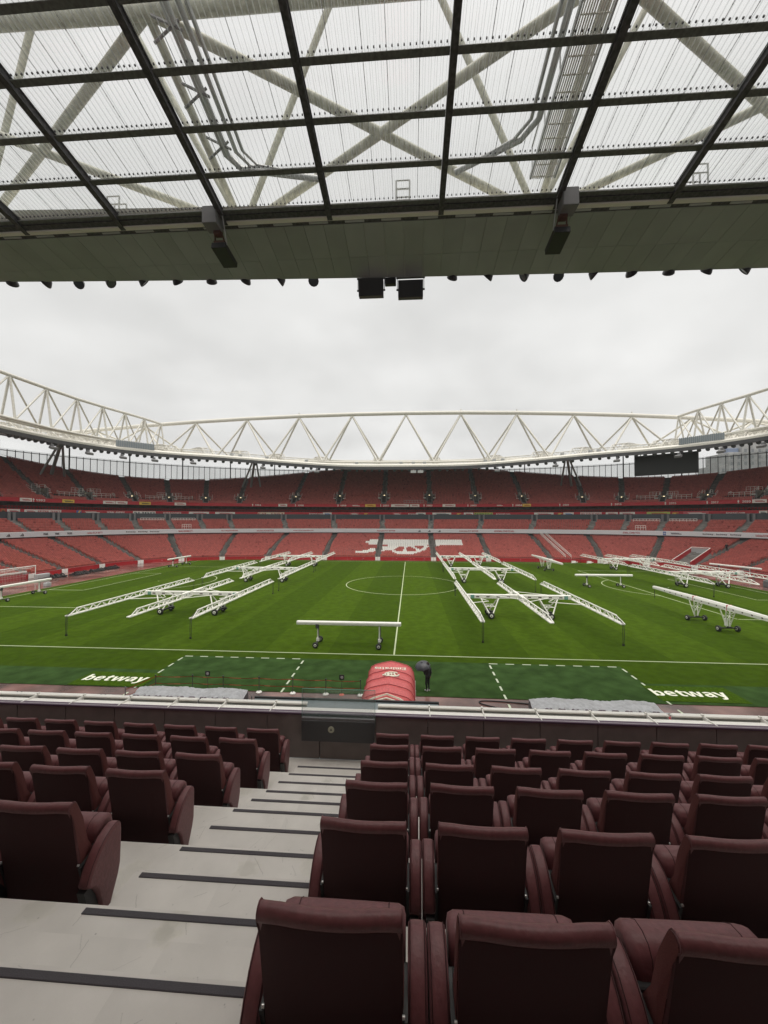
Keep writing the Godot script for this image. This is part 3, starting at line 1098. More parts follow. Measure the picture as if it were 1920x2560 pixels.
func lamp_unit(p: Vector3, dir: Vector3, r: float, label: String, group: String) -> void:
	var o := thing("floodlight", label, "floodlight", p, 0.0, group)
	var d := (dir + Vector3(0, -0.75, 0)).normalized()
	var ax := side_axes(d)
	var xf := Transform3D(Basis(ax[0], d, (ax[0] as Vector3).cross(d)), Vector3.ZERO)
	var st := S()
	lathe(st, [[r * 0.25, -r * 1.2], [r * 0.55, -r * 1.0], [r * 0.95, -r * 0.25], [r, 0.0], [r * 0.93, 0.03], [r * 0.8, -0.02]], xf, 12)
	part(o, "housing", st, "lamp_black")
	st = S()
	lathe(st, [[0.001, -0.02], [r * 0.8, -0.015], [r * 0.8, -0.005], [0.001, 0.0]], xf, 12)
	part(o, "lens", st, "window_dark")
	st = S()
	tube(st, Vector3(0, 0.35, 0), Vector3(0, -0.05, 0) - d * r * 0.8, 0.05, 5)
	part(o, "bracket", st, "lamp_black")

func video_screen() -> void:
	var a := Vector3(56.6, 0, -36.9)
	var b := Vector3(66.6, 0, -29.4)
	var d := b - a
	var bas := Basis(Vector3.UP, atan2(-d.z, d.x))
	var c := (a + b) * 0.5
	var o := thing("video_screen", "large black video screen, switched off, hung under the roof in the right corner", "screen", Vector3(c.x, 21.4, c.z), bas.get_euler().y)
	var st := S()
	cbox(st, Vector3(0, 2.45, -0.35), Vector3(12.5, 4.9, 0.7), 0.05)
	part(o, "cabinet", st, "black")
	st = S()
	box(st, Vector3(0, 2.45, 0.02), Vector3(12.2, 4.6, 0.05))
	part(o, "display", st, "screen")
	st = S()
	for x in [-5.0, -1.7, 1.7, 5.0]:
		tube(st, Vector3(x, 4.8, -0.4), Vector3(x, 6.6, -0.8), 0.10, 6)
	part(o, "hanger", st, "mid_grey")

# ---- a triangular roof truss: one upper chord, two lower chords, braces between their nodes
func truss(nm: String, label: String, tops: Array, lowers: Array, rc: float, rl: float, rb: float, xbrace: bool, m := "white_steel") -> Node3D:
	var base: Vector3 = (lowers[0][0] + lowers[0][-1]) * 0.5
	var o := thing(nm, label, "roof truss", base)
	var off := -base
	for i in tops.size() - 1:
		var st := S()
		tube(st, tops[i], tops[i + 1], rc, 12)
		part(o, "top_chord", st, m, off)
	for l in lowers:
		for i in l.size() - 1:
			var st := S()
			tube(st, l[i], l[i + 1], rl, 10)
			part(o, "bottom_chord", st, m, off)
	return o

func primary_truss(nm: String, label: String, zin: float, zout: float, ztop: float, m: String) -> void:
	# top nodes every 15.4 m at 0, +-15.4 ..., lower nodes half-way between
	var tops := []
	for i in range(-7, 8):
		var x := i * 15.4
		tops.append(Vector3(x, 40.7 - 0.00042 * x * x, ztop))
	var lin_ := []
	var lout := []
	for i in range(-7, 7):
		var x := (i + 0.5) * 15.4
		var lift := 0.9 * smoothstep(10.0, 45.0, absf(x)) + 0.13 * maxf(0.0, absf(x) - 48.0)
		lin_.append(Vector3(x, 26.25 + lift, zin))
		lout.append(Vector3(x, 27.85 + lift, zout))
	var o := truss(nm, label, tops, [lin_, lout], 0.56, 0.30 if m == "white_steel" else 0.25, 0.2, true, m)
	var off := -o.position
	for i in tops.size():
		for l in [lin_, lout]:
			for k in [i - 1, i]:
				if k >= 0 and k < l.size():
					var st := S()
					tube(st, tops[i] - Vector3(0, 0.4, 0), l[k], 0.27 if m == "white_steel" else 0.16, 8)
					part(o, "brace", st, m, off)
	for i in lin_.size():
		var st := S()
		tube(st, lin_[i], lout[i], 0.17, 8)
		part(o, "cross_tie", st, m, off)
		if i + 1 < lin_.size():
			st = S()
			tube(st, lin_[i], lout[i + 1], 0.19, 10)
			part(o, "cross_brace", st, m, off)
			st = S()
			tube(st, lout[i] + Vector3(0, 0.02, 0), lin_[i + 1] + Vector3(0, 0.02, 0), 0.19, 10)
			part(o, "cross_brace", st, m, off)
	# short masts on the chord nodes
	for i in [2, 5, 8, 9, 11]:
		var st := S()
		tube(st, tops[i] + Vector3(0, 0.5, 0), tops[i] + Vector3(0, 1.0, 0), 0.16, 6)
		part(o, "node_cap", st, m, off)

func end_truss(nm: String, label: String, x0: float, s: float) -> void:
	var tops := []
	var a := []
	var b := []
	for i in range(-6, 8):
		var z := i * 7.15 - 0.6
		tops.append(Vector3(x0 * s, 36.2 + 1.6 * smoothstep(10.0, 46.0, absf(z)), z))
		var y := 28.2 + 2.0 * smoothstep(5.0, 42.0, absf(z))
		a.append(Vector3((x0 - 1.2) * s, y, z))
		b.append(Vector3((x0 + 1.5) * s, y + 0.3, z))
	var o := truss(nm, label, tops, [a, b], 0.33, 0.26, 0.2, false)
	var off := -o.position
	for i in tops.size():
		for l in [[a, 1], [b, -1]]:
			var st := S()
			tube(st, tops[i], l[0][i], 0.20, 8)
			part(o, "post", st, "white_steel", off)
			var k: int = i + l[1]
			if k >= 0 and k < tops.size():
				st = S()
				tube(st, tops[i], l[0][k], 0.17, 8)
				part(o, "brace", st, "white_steel", off)
			k = i - l[1]
			if false:
				st = S()
				tube(st, tops[i], l[0][k], 0.13, 6)
				part(o, "brace", st, "white_steel", off)
		var st2 := S()
		tube(st2, a[i], b[i], 0.15, 6)
		part(o, "cross_tie", st2, "white_steel", off)

func roof_lattice() -> void:
	# slim trusses that stand on the roof behind the edge and run outwards
	var names := {}
	var us := [-80.0, -74.0, -68.0, -61.0, -54.0, -47.0, -40.0, -33.0, -26.0, -17.5, -5.8, 5.8, 17.5, 26.0, 33.0, 40.0, 47.0, 54.0, 61.0, 68.0, 74.0, 80.0]
	for i in us.size():
		var u: float = us[i]
		var o := thing("roof_rib", "slim white lattice rib on top of the roof, %s from the left end" % nth(i), "roof truss", ring(u, 3.0), 0.0, "lattice ribs on the roof")
		var off := -o.position
		var n := 9
		var low := []
		var topl := []
		var topr := []
		var dir := ring(u, 10.0) - ring(u, 3.0)
		dir.y = 0
		dir = dir.normalized()
		var side := dir.cross(Vector3.UP)
		for k in n:
			var s := 2.5 + k * 3.4
			var p := ring(u, s)
			low.append(p + Vector3(0, 0.5, 0))
			var h := 0.8 + 2.3 * smoothstep(0.0, 7.0, s) * (1.0 - 0.45 * smoothstep(8.0, 30.0, s))
			topl.append(p + Vector3(0, h, 0) + side * 1.3)
			topr.append(p + Vector3(0, h, 0) - side * 1.3)
		for l in [low, topl, topr]:
			var st := S()
			for k in n - 1:
				tube(st, l[k], l[k + 1], 0.09, 5)
			part(o, "chord", st, "white_steel", off)
		var st2 := S()
		for k in n:
			tube(st2, low[k], topl[k], 0.06, 5)
			tube(st2, low[k], topr[k], 0.06, 5)
			tube(st2, topl[k], topr[k], 0.06, 5)
			if k + 1 < n:
				tube(st2, low[k], topl[k + 1], 0.05, 5)
				tube(st2, topl[k], topr[k + 1], 0.05, 5)
		part(o, "lacing", st2, "white_steel", off)
	# ring trusses along the edge between the ribs
	for j in 2:
		var s0: float = [5.0, 12.0][j]
		var o := thing("ring_truss", ["white lattice ring truss close behind the far roof edge", "white lattice ring truss farther back on the roof"][j], "roof truss", ring(0.0, s0))
		var off := -o.position
		var st := S()
		var st2 := S()
		for i in 96:
			var u0 := -84.0 + i * 168.0 / 96.0
			var u1 := u0 + 168.0 / 96.0
			var a := ring(u0, s0) + Vector3(0, 0.6, 0)
			var b := ring(u1, s0) + Vector3(0, 0.6, 0)
			var c := ring((u0 + u1) * 0.5, s0 + 0.4) + Vector3(0, 2.3, 0)
			var d := ring(u1 + 168.0 / 192.0, s0 + 0.4) + Vector3(0, 2.3, 0)
			tube(st, a, b, 0.08, 5)
			tube(st, c, d, 0.08, 5)
			tube(st2, a, c, 0.05, 5)
			tube(st2, c, b, 0.05, 5)
		part(o, "chord", st, "white_steel", off)
		part(o, "lacing", st2, "white_steel", off)

func columns_and_glass() -> void:
	# raking tripod supports behind the corners
	var spots := [[-92.5, -37.5, "in the left corner"], [-51.0, -66.5, "left of the middle of the far stand"], [51.0, -66.5, "right of the middle of the far stand"], [92.5, -37.5, "in the right corner"]]
	for q in spots:
		var o := thing("roof_tripod", "grey tripod column under the roof %s" % q[2], "column", Vector3(q[0] * 1.1, 22.0, q[1] * 1.12), 0.0, "tripod columns under the roof")
		var top := Vector3(q[0] * -0.05, 9.8, q[1] * -0.05)
		var out := Vector3(q[0], 0, q[1]).normalized()
		var side := out.cross(Vector3.UP)
		for k in [-3.2, 0.0, 3.2]:
			var st := S()
			tube(st, side * k + out * (0.6 if k == 0.0 else -0.4), top + side * k * 0.12, 0.42 if k == 0.0 else 0.30, 10, 0.45 if k == 0.0 else 0.3)
			part(o, "strut", st, "galvanised")
	var scr := thing("glass_screen", "tall glass wind screen with dark posts round the top of the upper tier", "glass screen")
	var u := -100.0
	var i := 0
	var last := Vector3.ZERO
	while u < 100.0:
		var ang := u
		var c := curve(118.8, 92.8, 2.3, ang)
		var lo := rear_height(ang) - 0.3
		var p := Vector3(c.x, lo, c.y)
		var top := 30.3
		if top - lo < 0.7:
			last = Vector3.ZERO
		else:
			var st := S()
			var big := i % 9 == 3
			var up := Vector3(c.x, 32.6 if big else top - 0.2, c.y)
			box(st, (p + up) * 0.5, Vector3(0.34 if big else 0.15, up.y - p.y, 0.34 if big else 0.16), Basis(Vector3.UP, -deg_to_rad(ang)))
			part(scr, "tall_post" if big else "post", st, "black")
			if last != Vector3.ZERO:
				st = S()
				quad(st, Vector3(last.x, top, last.z), Vector3(p.x, top, p.z), p, last)
				part(scr, "glass_pane", st, "glass")
				st = S()
				tube(st, Vector3(last.x, top - 0.55, last.z), Vector3(p.x, top - 0.55, p.z), 0.11, 5)
				tube(st, last + Vector3(0, 0.9, 0), p + Vector3(0, 0.9, 0), 0.03, 4)
				part(scr, "rail", st, "black")
			last = p
		var c2 := curve(118.8, 92.8, 2.3, ang + 0.5)
		u += 0.5 * 1.8 / c.distance_to(c2)
		i += 1

# ---------------------------------------------------------------- the roof over the viewer, with everything on it
const RX := [-32.8, -27.7, -22.6, -17.48, -12.55, -7.48, -2.47, 2.65, 7.75, 12.65, 17.6, 22.6, 27.7, 32.8]
const PZ := [47.45, 49.06, 50.74, 52.42, 54.1, 55.8, 57.5, 59.2, 60.9, 62.6, 64.3]  # rearmost rows are out of view, added clear to let light onto the seats

func ny(z: float) -> float:
	return 24.0 + 0.17 * (z - 43.1)

func edge_z(x: float) -> float:
	return 43.18 - 0.026 * x + 0.0004 * x * x

func near_roof() -> void:
	var roof := thing("near_roof", "steel grid roof with corrugated clear sheets over the viewer's stand", "roof", Vector3(0, 24.0, 43.2))
	var off := -roof.position
	var sl := Vector3(0, 0.17, 1).normalized()
	var nrm := Vector3(0, 1, -0.17).normalized()
	var bas := Basis(Vector3.RIGHT, nrm, sl)
	# rafters: deep dark beams with a flange
	for x in RX:
		var st := S()
		var a := Vector3(x, ny(46.9), 46.9)
		var b := Vector3(x, ny(64.6), 64.6)
		var c := (a + b) * 0.5
		var len := a.distance_to(b)
		box(st, c + nrm * 0.02, Vector3(0.10, 0.30, len), bas)
		box(st, c - nrm * 0.14, Vector3(0.24, 0.035, len), bas)
		box(st, c + nrm * 0.185, Vector3(0.22, 0.03, len), bas)
		part(roof, "rafter", st, "raft", off)
	# purlins between the rafters, each with the row of profile fillers on top
	for i in RX.size() - 1:
		for z in PZ:
			var st := S()
			var x0: float = RX[i] + 0.13
			var x1: float = RX[i + 1] - 0.13
			var c := Vector3((x0 + x1) / 2, ny(z), z)
			box(st, c + nrm * 0.045, Vector3(x1 - x0, 0.13, 0.06), bas)
			box(st, c - nrm * 0.035 + sl * 0.0, Vector3(x1 - x0, 0.03, 0.22), bas)
			var pu := part(roof, "purlin", st, "purlin", off)
			st = S()
			var n := int((x1 - x0) / 0.19)
			for k in n:
				box(st, Vector3(x0 + (k + 0.5) * (x1 - x0) / n, ny(z), z) + nrm * 0.09 + sl * 0.16, Vector3(0.045, 0.05, 0.05), bas)
			part(pu, "profile_fillers", st, "raft").set_meta("kind", "stuff")
	# corrugated clear sheets, one per bay of the grid
	for i in RX.size() - 1:
		for j in PZ.size() - 1:
			var st := S()
			var sr := S()
			var x0: float = RX[i] + 0.1
			var x1: float = RX[i + 1] - 0.1
			var z0: float = PZ[j] + 0.02
			var z1: float = PZ[j + 1] + 0.1
			var n := int((x1 - x0) / 0.19)
			var w := (x1 - x0) / n
			var lift := 0.115 + 0.004 * (j % 2)
			for k in n:
				var xs := [0.0, 0.50 * w, 0.60 * w, 0.90 * w, w]
				var hs := [0.0, 0.0, 0.045, 0.045, 0.0]
				for q in 4:
					var rs: SurfaceTool = st if q % 2 == 0 else sr
					var p: Array = []
					for e in [[q, z0], [q + 1, z0], [q + 1, z1], [q, z1]]:
						p.append(Vector3(x0 + k * w + xs[e[0]], ny(e[1]), e[1]) + nrm * (lift + hs[e[0]]))
					quad(rs, p[0], p[1], p[2], p[3])
			var sh := part(roof, "clear_sheet", st, "polycarbonate", off)
			part(sh, "sheet_ribs", sr, "sheet_rib")
			st = S()
			for k in range(1, 5):
				var x := x0 + (x1 - x0) * (k + 0.1 * ((i * 7 + k) % 3 - 1)) / 5.0
				box(st, Vector3(x, ny((z0 + z1) / 2), (z0 + z1) / 2) + nrm * (lift + 0.05), Vector3(0.018, 0.006, z1 - z0 - 0.1), bas)
				for q in 6:
					var z := lerpf(z0 + 0.1, z1 - 0.1, q / 5.0)
					box(st, Vector3(x, ny(z), z) + nrm * (lift + 0.05), Vector3(0.026, 0.02, 0.03), bas)
			part(sh, "lap_seam", st, "mid_grey").set_meta("kind", "stuff")
	# opaque roof behind, high over the boxes
	var st := S()
	box(st, Vector3(0, ny(82.0) + 0.2, 82.0), Vector3(90, 0.4, 34.8), bas)
	part(roof, "metal_deck", st, "white_steel", off)
	for s in [-1.0, 1.0]:
		st = S()
		var x0: float = s * 32.7
		var x1: float = s * 48.0
		quad(st, Vector3(minf(x0, x1), ny(46.9) + 0.1, 46.9), Vector3(maxf(x0, x1), ny(46.9) + 0.1, 46.9), Vector3(maxf(x0, x1), ny(64.5) + 0.1, 64.5), Vector3(minf(x0, x1), ny(64.5) + 0.1, 64.5))
		part(roof, "outer_clear_sheet", st, "polycarbonate", off)
	# gutter band between sheets and soffit
	st = S()
	box(st, Vector3(0, ny(47.22) - 0.02, 47.22), Vector3(66, 0.16, 0.26), bas)
	part(roof, "dark_gutter", st, "raft", off)
	st = S()
	cbox(st, Vector3(0, ny(47.0) - 0.075, 47.0), Vector3(66, 0.13, 0.20), 0.02)
	box(st, Vector3(0, ny(46.9) - 0.10, 46.88), Vector3(66, 0.03, 0.05))
	part(roof, "gutter_trim", st, "alu", off)
	st = S()
	box(st, Vector3(0, ny(46.70) + 0.07, 46.70), Vector3(66, 0.08, 0.34), bas)
	part(roof, "dark_recess", st, "raft", off)
	var x := -32.32
	while x < 32.5:
		st = S()
		cbox(st, Vector3(x, ny(46.66) + 0.01, 46.66), Vector3(0.92, 0.05, 0.11), 0.012, bas)
		part(roof, "batten_light", st, "light_grey", off)
		x += 1.72
	# soffit panels, two deep, with open joints
	x = -33.6
	var i2 := 0
	while x < 33.5:
		for r in 2:
			var za: float = [46.54, 44.62][r]
			var zb0: float = edge_z(x + 0.01) + 0.02
			var zb1: float = edge_z(x + 0.95) + 0.02
			st = S()
			var y_up := 0.0015 * float((i2 * 5 + r * 3) % 4)
			var p := [Vector3(x + 0.006, 0, za), Vector3(x + 0.954, 0, za), Vector3(x + 0.954, 0, 44.632 if r == 0 else zb1), Vector3(x + 0.006, 0, 44.632 if r == 0 else zb0)]
			var lo := []
			var hi := []
			for q in p:
				lo.append(Vector3(q.x, ny(q.z) + y_up, q.z))
				hi.append(Vector3(q.x, ny(q.z) + 0.05, q.z))
			quad(st, lo[0], lo[1], lo[2], lo[3])
			for k in 4:
				quad(st, lo[k], hi[k], hi[(k + 1) % 4], lo[(k + 1) % 4])
			part(roof, "soffit_panel", st, "soffit_%d" % ((i2 * 7 + r * 5 + (i2 * i2) % 5) % 3), off)
		x += 0.96
		i2 += 1
	st = S()
	var rows := []
	for k in 35:
		var xx := -34.0 + k * 2.0
		rows.append(xx)
	for k in 34:
		var xa: float = rows[k]
		var xb: float = rows[k + 1]
		var qa := Vector3(xa, ny(edge_z(xa)) + 0.06, edge_z(xa))
		var qb := Vector3(xb, ny(edge_z(xb)) + 0.06, edge_z(xb))
		quad(st, qa + Vector3(0, 0, 3.5) + Vector3(0, 0.6, 0), qb + Vector3(0, 0.6, 3.5), qb, qa)
		quad(st, qa + Vector3(0, -0.05, 0), qb + Vector3(0, -0.05, 0), qb + Vector3(0, 1.4, 0), qa + Vector3(0, 1.4, 0))
		quad(st, qa + Vector3(0, 1.4, 0), qb + Vector3(0, 1.4, 0), qb + Vector3(0, 1.4, 3.4), qa + Vector3(0, 1.4, 3.4))
	part(roof, "edge_beam", st, "white_steel", off)
	# floodlights along the edge
	var li := 0
	for k in 34:
		var lx := -31.435 + 1.945 * k
		if lx > -2.4 and lx < 2.4:
			continue
		var fan := Vector3(0.55 * sin(k * 0.9), 0, -0.4 + 0.6 * cos(k * 0.9)).normalized()
		lamp_unit(Vector3(lx, ny(edge_z(lx)) + 0.02, edge_z(lx) - 0.22), fan, 0.30, "round black floodlight on the near roof edge, %s from its left end" % nth(li), "floodlights on the near roof edge")
		li += 1
	# two square floodlight boxes at the middle of the edge
	for s in [[-0.93, 0.0, "left"], [1.27, 0.12, "right"]]:
		var o := thing("square_floodlight", "square black floodlight box at the middle of the near roof edge, the %s one" % s[2], "floodlight", Vector3(s[0], 23.95, edge_z(s[0]) - 0.15), 0.0, "square floodlights on the near roof edge")
		st = S()
		cbox(st, Vector3(0, -0.45 - s[1], 0), Vector3(1.38, 0.92, 0.4), 0.02, Basis(Vector3.RIGHT, 0.12))
		part(o, "housing", st, "lamp_black")
		st = S()
		box(st, Vector3(0, -0.45 - s[1], -0.215), Vector3(1.24, 0.8, 0.03), Basis(Vector3.RIGHT, 0.12))
		part(o, "lens", st, "window_dark")
		st = S()
		for e in [-0.74, 0.74]:
			box(st, Vector3(e, -0.22, 0), Vector3(0.03, 0.75, 0.06))
			tube(st, Vector3(e - 0.05, -0.55, 0), Vector3(e + 0.05, -0.55, 0), 0.05, 6)
		box(st, Vector3(0, 0.12, 0), Vector3(1.6, 0.06, 0.10))
		part(o, "yoke", st, "black")
	st = S()
	cbox(st, Vector3(0.15, 23.84, 43.05), Vector3(0.62, 0.36, 0.3), 0.02)
	solo("control_box", st, "black", "black control box between the two square floodlights", "equipment box")
	# two loudspeakers on brackets below the gutter
	for q in [[-7.75, "left", 1.0], [8.0, "right", -1.0]]:
		var o := thing("bracket_loudspeaker", "grey box and tilted black loudspeaker hung under the near roof gutter, %s one of two" % q[1], "loudspeaker", Vector3(q[0], ny(47.4), 47.4), 0.0, "loudspeakers under the near roof gutter")
		st = S()
		cbox(st, Vector3(-0.12 * q[2], -0.30, 0.0), Vector3(0.66, 0.78, 0.72), 0.02)
		part(o, "junction_box", st, "mid_grey")
		st = S()
		box(st, Vector3(0, -0.68, -0.3), Vector3(0.32, 0.3, 0.3))
		for e in [-0.18, 0.18]:
			tube(st, Vector3(e * 0.8, -0.5, -0.2), Vector3(e * 1.3, -1.1, -0.5), 0.035, 6)
		box(st, Vector3(0, -1.03, -0.52), Vector3(0.5, 0.10, 0.36), Basis(Vector3.RIGHT, 0.3))
		part(o, "bracket", st, "rust")
		st = S()
		cbox(st, Vector3(0, -1.34, -0.96), Vector3(0.70, 0.28, 1.30), 0.02, Basis(Vector3.RIGHT, -0.12))
		part(o, "loudspeaker_box", st, "black")
		st = S()
		tube(st, Vector3(0.34 * q[2], -0.05, 0.05), Vector3(0.36 * q[2], -1.2, -0.45), 0.032, 6)
		part(o, "conduit", st, "light_grey")

func above_near_roof() -> void:
	# service pipes, walkway and ladders that show through the clear sheets
	var y := func(z: float, up: float) -> float: return ny(z) + up
	for k in [[-6.45, 0.16, 0.9, "wide"], [-6.05, 0.09, 1.0, "middle"], [-5.78, 0.07, 1.05, "slim"]]:
		var st := S()
		path_tube(st, [Vector3(k[0], y.call(49.0, k[2]), 49.0), Vector3(k[0] + 0.1, y.call(55.0, k[2]), 55.0), Vector3(k[0] + 0.1, y.call(64.0, k[2]), 64.0)], k[1], 8)
		path_tube(st, [Vector3(k[0], y.call(49.0, k[2]), 49.0), Vector3(k[0] + 0.4, y.call(48.4, k[2]), 48.4), Vector3(-2.6, y.call(47.9, k[2]), 47.6 + k[1])], k[1] * 0.8, 8)
		solo("service_pipe", st, "galvanised", "grey service pipe on top of the near roof left of the middle, the %s one" % k[3], "pipe", Vector3.ZERO, "service pipes on the near roof")
	for k in 4:
		var z := 49.4 + 1.75 * k
		var st := S()
		box(st, Vector3(-6.6, y.call(z, 0.95), z), Vector3(1.2, 0.06, 0.08), Basis(Vector3.FORWARD, 0.5))
		tube(st, Vector3(-7.0, y.call(z, 0.3), z), Vector3(-6.2, y.call(z, 1.0), z), 0.05, 6)
		solo("pipe_bracket", st, "mid_grey", "small bracket under the service pipes on the near roof, %s from the front" % nth(k), "bracket", Vector3.ZERO, "pipe brackets on the near roof")
	var wk := thing("roof_walkway", "pale grating walkway on top of the near roof right of the middle", "walkway", Vector3(7.0, ny(53.0) + 0.7, 53.0))
	var off := -wk.position
	var st3 := S()
	var bas := Basis(Vector3.RIGHT, atan(-0.17))
	for k in 12:
		box(st3, Vector3(6.56 + k * 0.08, y.call(53.2, 0.72), 53.2), Vector3(0.042, 0.04, 11.6), bas)
	for k in 24:
		var z := 47.6 + k * 0.49
		box(st3, Vector3(7.0, y.call(z, 0.69), z), Vector3(0.95, 0.03, 0.04), bas)
	part(wk, "deck", st3, "white_steel", off)
	st3 = S()
	for e in [-0.52, 0.52]:
		box(st3, Vector3(7.0 + e, y.call(53.2, 0.78), 53.2), Vector3(0.06, 0.2, 11.6), bas)
		for k in 8:
			var z := 47.8 + 1.6 * k
			tube(st3, Vector3(7.0 + e, y.call(z, 0.7), z), Vector3(7.0 + e, y.call(z, 1.8), z), 0.03, 5)
		tube(st3, Vector3(7.0 + e, y.call(47.8, 1.8), 47.8), Vector3(7.0 + e, y.call(59.0, 1.8), 59.0), 0.03, 5)
	part(wk, "railing", st3, "galvanised", off)
	for k in [[6.2, 0.12, "outer"], [5.9, 0.07, "inner"]]:
		st3 = S()
		path_tube(st3, [Vector3(k[0], y.call(60.0, 0.9), 60.0), Vector3(k[0], y.call(49.6, 0.9), 49.6), Vector3(k[0] - 0.5, y.call(48.9, 0.9), 48.9), Vector3(3.2, y.call(48.1, 0.8), 47.7 + k[1])], k[1], 8)
		solo("cable_pipe", st3, "galvanised", "grey cable pipe beside the walkway on the near roof, the %s one" % k[2], "pipe", Vector3.ZERO, "cable pipes by the roof walkway")
	# small ladder frames on the roof edge
	for k in [[-13.6, "left"], [0.9, "middle"], [14.4, "right"]]:
		st3 = S()
		var x: float = k[0]
		for e in [-0.32, 0.32]:
			for d in [0.0, 0.5]:
				tube(st3, Vector3(x + e, y.call(46.3, 0.3), 46.3 - d), Vector3(x + e, y.call(46.3, 2.2), 46.3 - d), 0.04, 5)
		for h in [0.7, 1.25, 1.8, 2.2]:
			tube(st3, Vector3(x - 0.32, y.call(46.3, h), 46.3), Vector3(x + 0.32, y.call(46.3, h), 46.3), 0.035, 5)
			tube(st3, Vector3(x - 0.32, y.call(46.3, h), 45.8), Vector3(x + 0.32, y.call(46.3, h), 45.8), 0.035, 5)
		solo("roof_ladder", st3, "light_grey", "small pale ladder frame standing on the near roof edge, the %s one" % k[1], "ladder", Vector3.ZERO, "ladder frames on the near roof")

# ---------------------------------------------------------------- pitch and its surroundings
func ground_and_pitch() -> void:
	var st := S()
	sheet(st, -1500, 1500, -1500, 1500, -0.12)
	struct("ground", st, "ground", "grey ground outside and under the stadium")
	st = S()
	sheet(st, -74, 74, -46, 47.5, 0.0)
	struct("track", st, "track", "wet reddish brown hard surface round the pitch")
	st = S()
	sheet(st, -54.2, 54.2, -36.2, 38.2, 0.012)
	var pitch := struct("pitch", st, "grass_b", "mown green football pitch")
	for i in range(0, 20, 2):
		st = S()
		sheet(st, -52.5 + i * 5.25, -52.5 + (i + 1) * 5.25, -34.0, 34.0, 0.016)
		part(pitch, "mown_stripe", st, "grass_a")
	var w := 0.06
	var lines := func(nm: String, segs: Array) -> void:
		var s := S()
		for q in segs:
			if absf(q[0] - q[2]) < 0.001:
				sheet(s, q[0] - w, q[0] + w, minf(q[1], q[3]), maxf(q[1], q[3]), 0.021)
			else:
				sheet(s, minf(q[0], q[2]), maxf(q[0], q[2]), q[1] - w, q[1] + w, 0.021)
		part(pitch, nm, s, "line_white")
	lines.call("touch_line", [[-52.5, 33.9, 52.5, 33.9]])
	lines.call("touch_line", [[-52.5, -34.0, 52.5, -34.0]])
	lines.call("halfway_line", [[0.0, -33.9, 0.0, 33.8]])
	for s in [-1.0, 1.0]:
		lines.call("goal_line", [[s * 52.5, -33.9, s * 52.5, 33.8]])
		lines.call("penalty_area_line", [[s * 52.4, -20.16, s * 36.06, -20.16], [s * 52.4, 20.16, s * 36.06, 20.16], [s * 36.0, -20.1, s * 36.0, 20.1]])
		lines.call("goal_area_line", [[s * 52.4, -9.16, s * 47.06, -9.16], [s * 52.4, 9.16, s * 47.06, 9.16], [s * 47.0, -9.1, s * 47.0, 9.1]])
	var arc := func(nm: String, cx: float, r: float, a0: float, a1: float) -> void:
		var s := S()
		var n := 64
		for i in n:
			var q := []
			for e in [[r + w, i], [r + w, i + 1], [r - w, i + 1], [r - w, i]]:
				var t: float = lerpf(a0, a1, float(e[1]) / n)
				q.append(Vector3(cx + e[0] * cos(t), 0.025, e[0] * sin(t)))
			quad(s, q[0], q[1], q[2], q[3])
		part(pitch, nm, s, "line_white")
	arc.call("centre_circle", 0.0, 9.15, 0.0, TAU)
	arc.call("penalty_arc", -41.5, 9.15, -0.925, 0.925)
	arc.call("penalty_arc", 41.5, 9.15, PI - 0.925, PI + 0.925)
	for x in [0.0, -41.5, 41.5]:
		st = S()
		lathe(st, [[0.12, 0.018], [0.12, 0.027], [0.001, 0.0275]], Transform3D(Basis.IDENTITY, Vector3(x, 0, 0)), 12)
		part(pitch, "spot", st, "line_white")
	# artificial turf strips on the near side
	st = S()
	sheet(st, -16.1, 16.3, 35.15, 40.95, 0.024)
	sheet(st, -60.0, -16.1, 38.1, 40.95, 0.024)
	sheet(st, 16.3, 60.0, 38.1, 40.95, 0.024)
	var turf := struct("artificial_turf", st, "carpet", "dark blue-green artificial turf strip along the near touchline")
	var s2 := 0.0
	for q in [[-16.05, -6.7], [7.0, 16.25]]:
		var x: float = q[0]
		while x < q[1] - 0.3:
			st = S()
			sheet(st, x, minf(x + 0.62, q[1]), 35.2, 35.32, 0.029)
			part(turf, "dash", st, "dash_print")
			x += 1.2
		for e in q:
			var z := 35.35
			while z < 43.5:
				st = S()
				var lean: float = -0.10 * signf(e) * (z - 35.3) / 5.0
				sheet(st, e - 0.06 + lean, e + 0.06 + lean, z + 0.25, z + 0.87, 0.029 if z < 40.3 else 0.006)
				part(turf, "dash", st, "dash_print")
				z += 1.2
	# the two printed mats
	for q in [[-20.55, -15.62, 38.72, 40.88, -18.1, "left"], [15.95, 20.9, 38.45, 40.62, 18.15, "right"]]:
		st = S()
		cbox(st, Vector3((q[0] + q[1]) / 2, 0.035, (q[2] + q[3]) / 2), Vector3(q[1] - q[0], 0.03, q[3] - q[2]), 0.008)
		var mat_ := solo("printed_mat", st, "logo_carpet", "bright green mat with white sponsor lettering beside the track, the %s one" % q[5], "mat", Vector3.ZERO, "printed mats on the near touchline")
		text(mat_, "betway", 4.25, 1.25, "pale_print", Transform3D(Basis(Vector3.RIGHT, -PI / 2) * Basis(Vector3(1, 0, 0), Vector3(0.0, 1, 0), Vector3(0, 0, 1)), Vector3(q[4], 0.055, (q[2] + q[3]) / 2 + 0.05)), true, 0.01)
	# slabs joints of the track, long wet seams
	for i in 12:
		st = S()
		var x := -26.0 + 4.6 * i
		box(st, Vector3(x + 0.5, 0.002, 43.6), Vector3(0.05, 0.006, 5.0), Basis(Vector3.UP, -0.15))
		part(turf, "track_joint", st, "tunnel_dark") if false else null

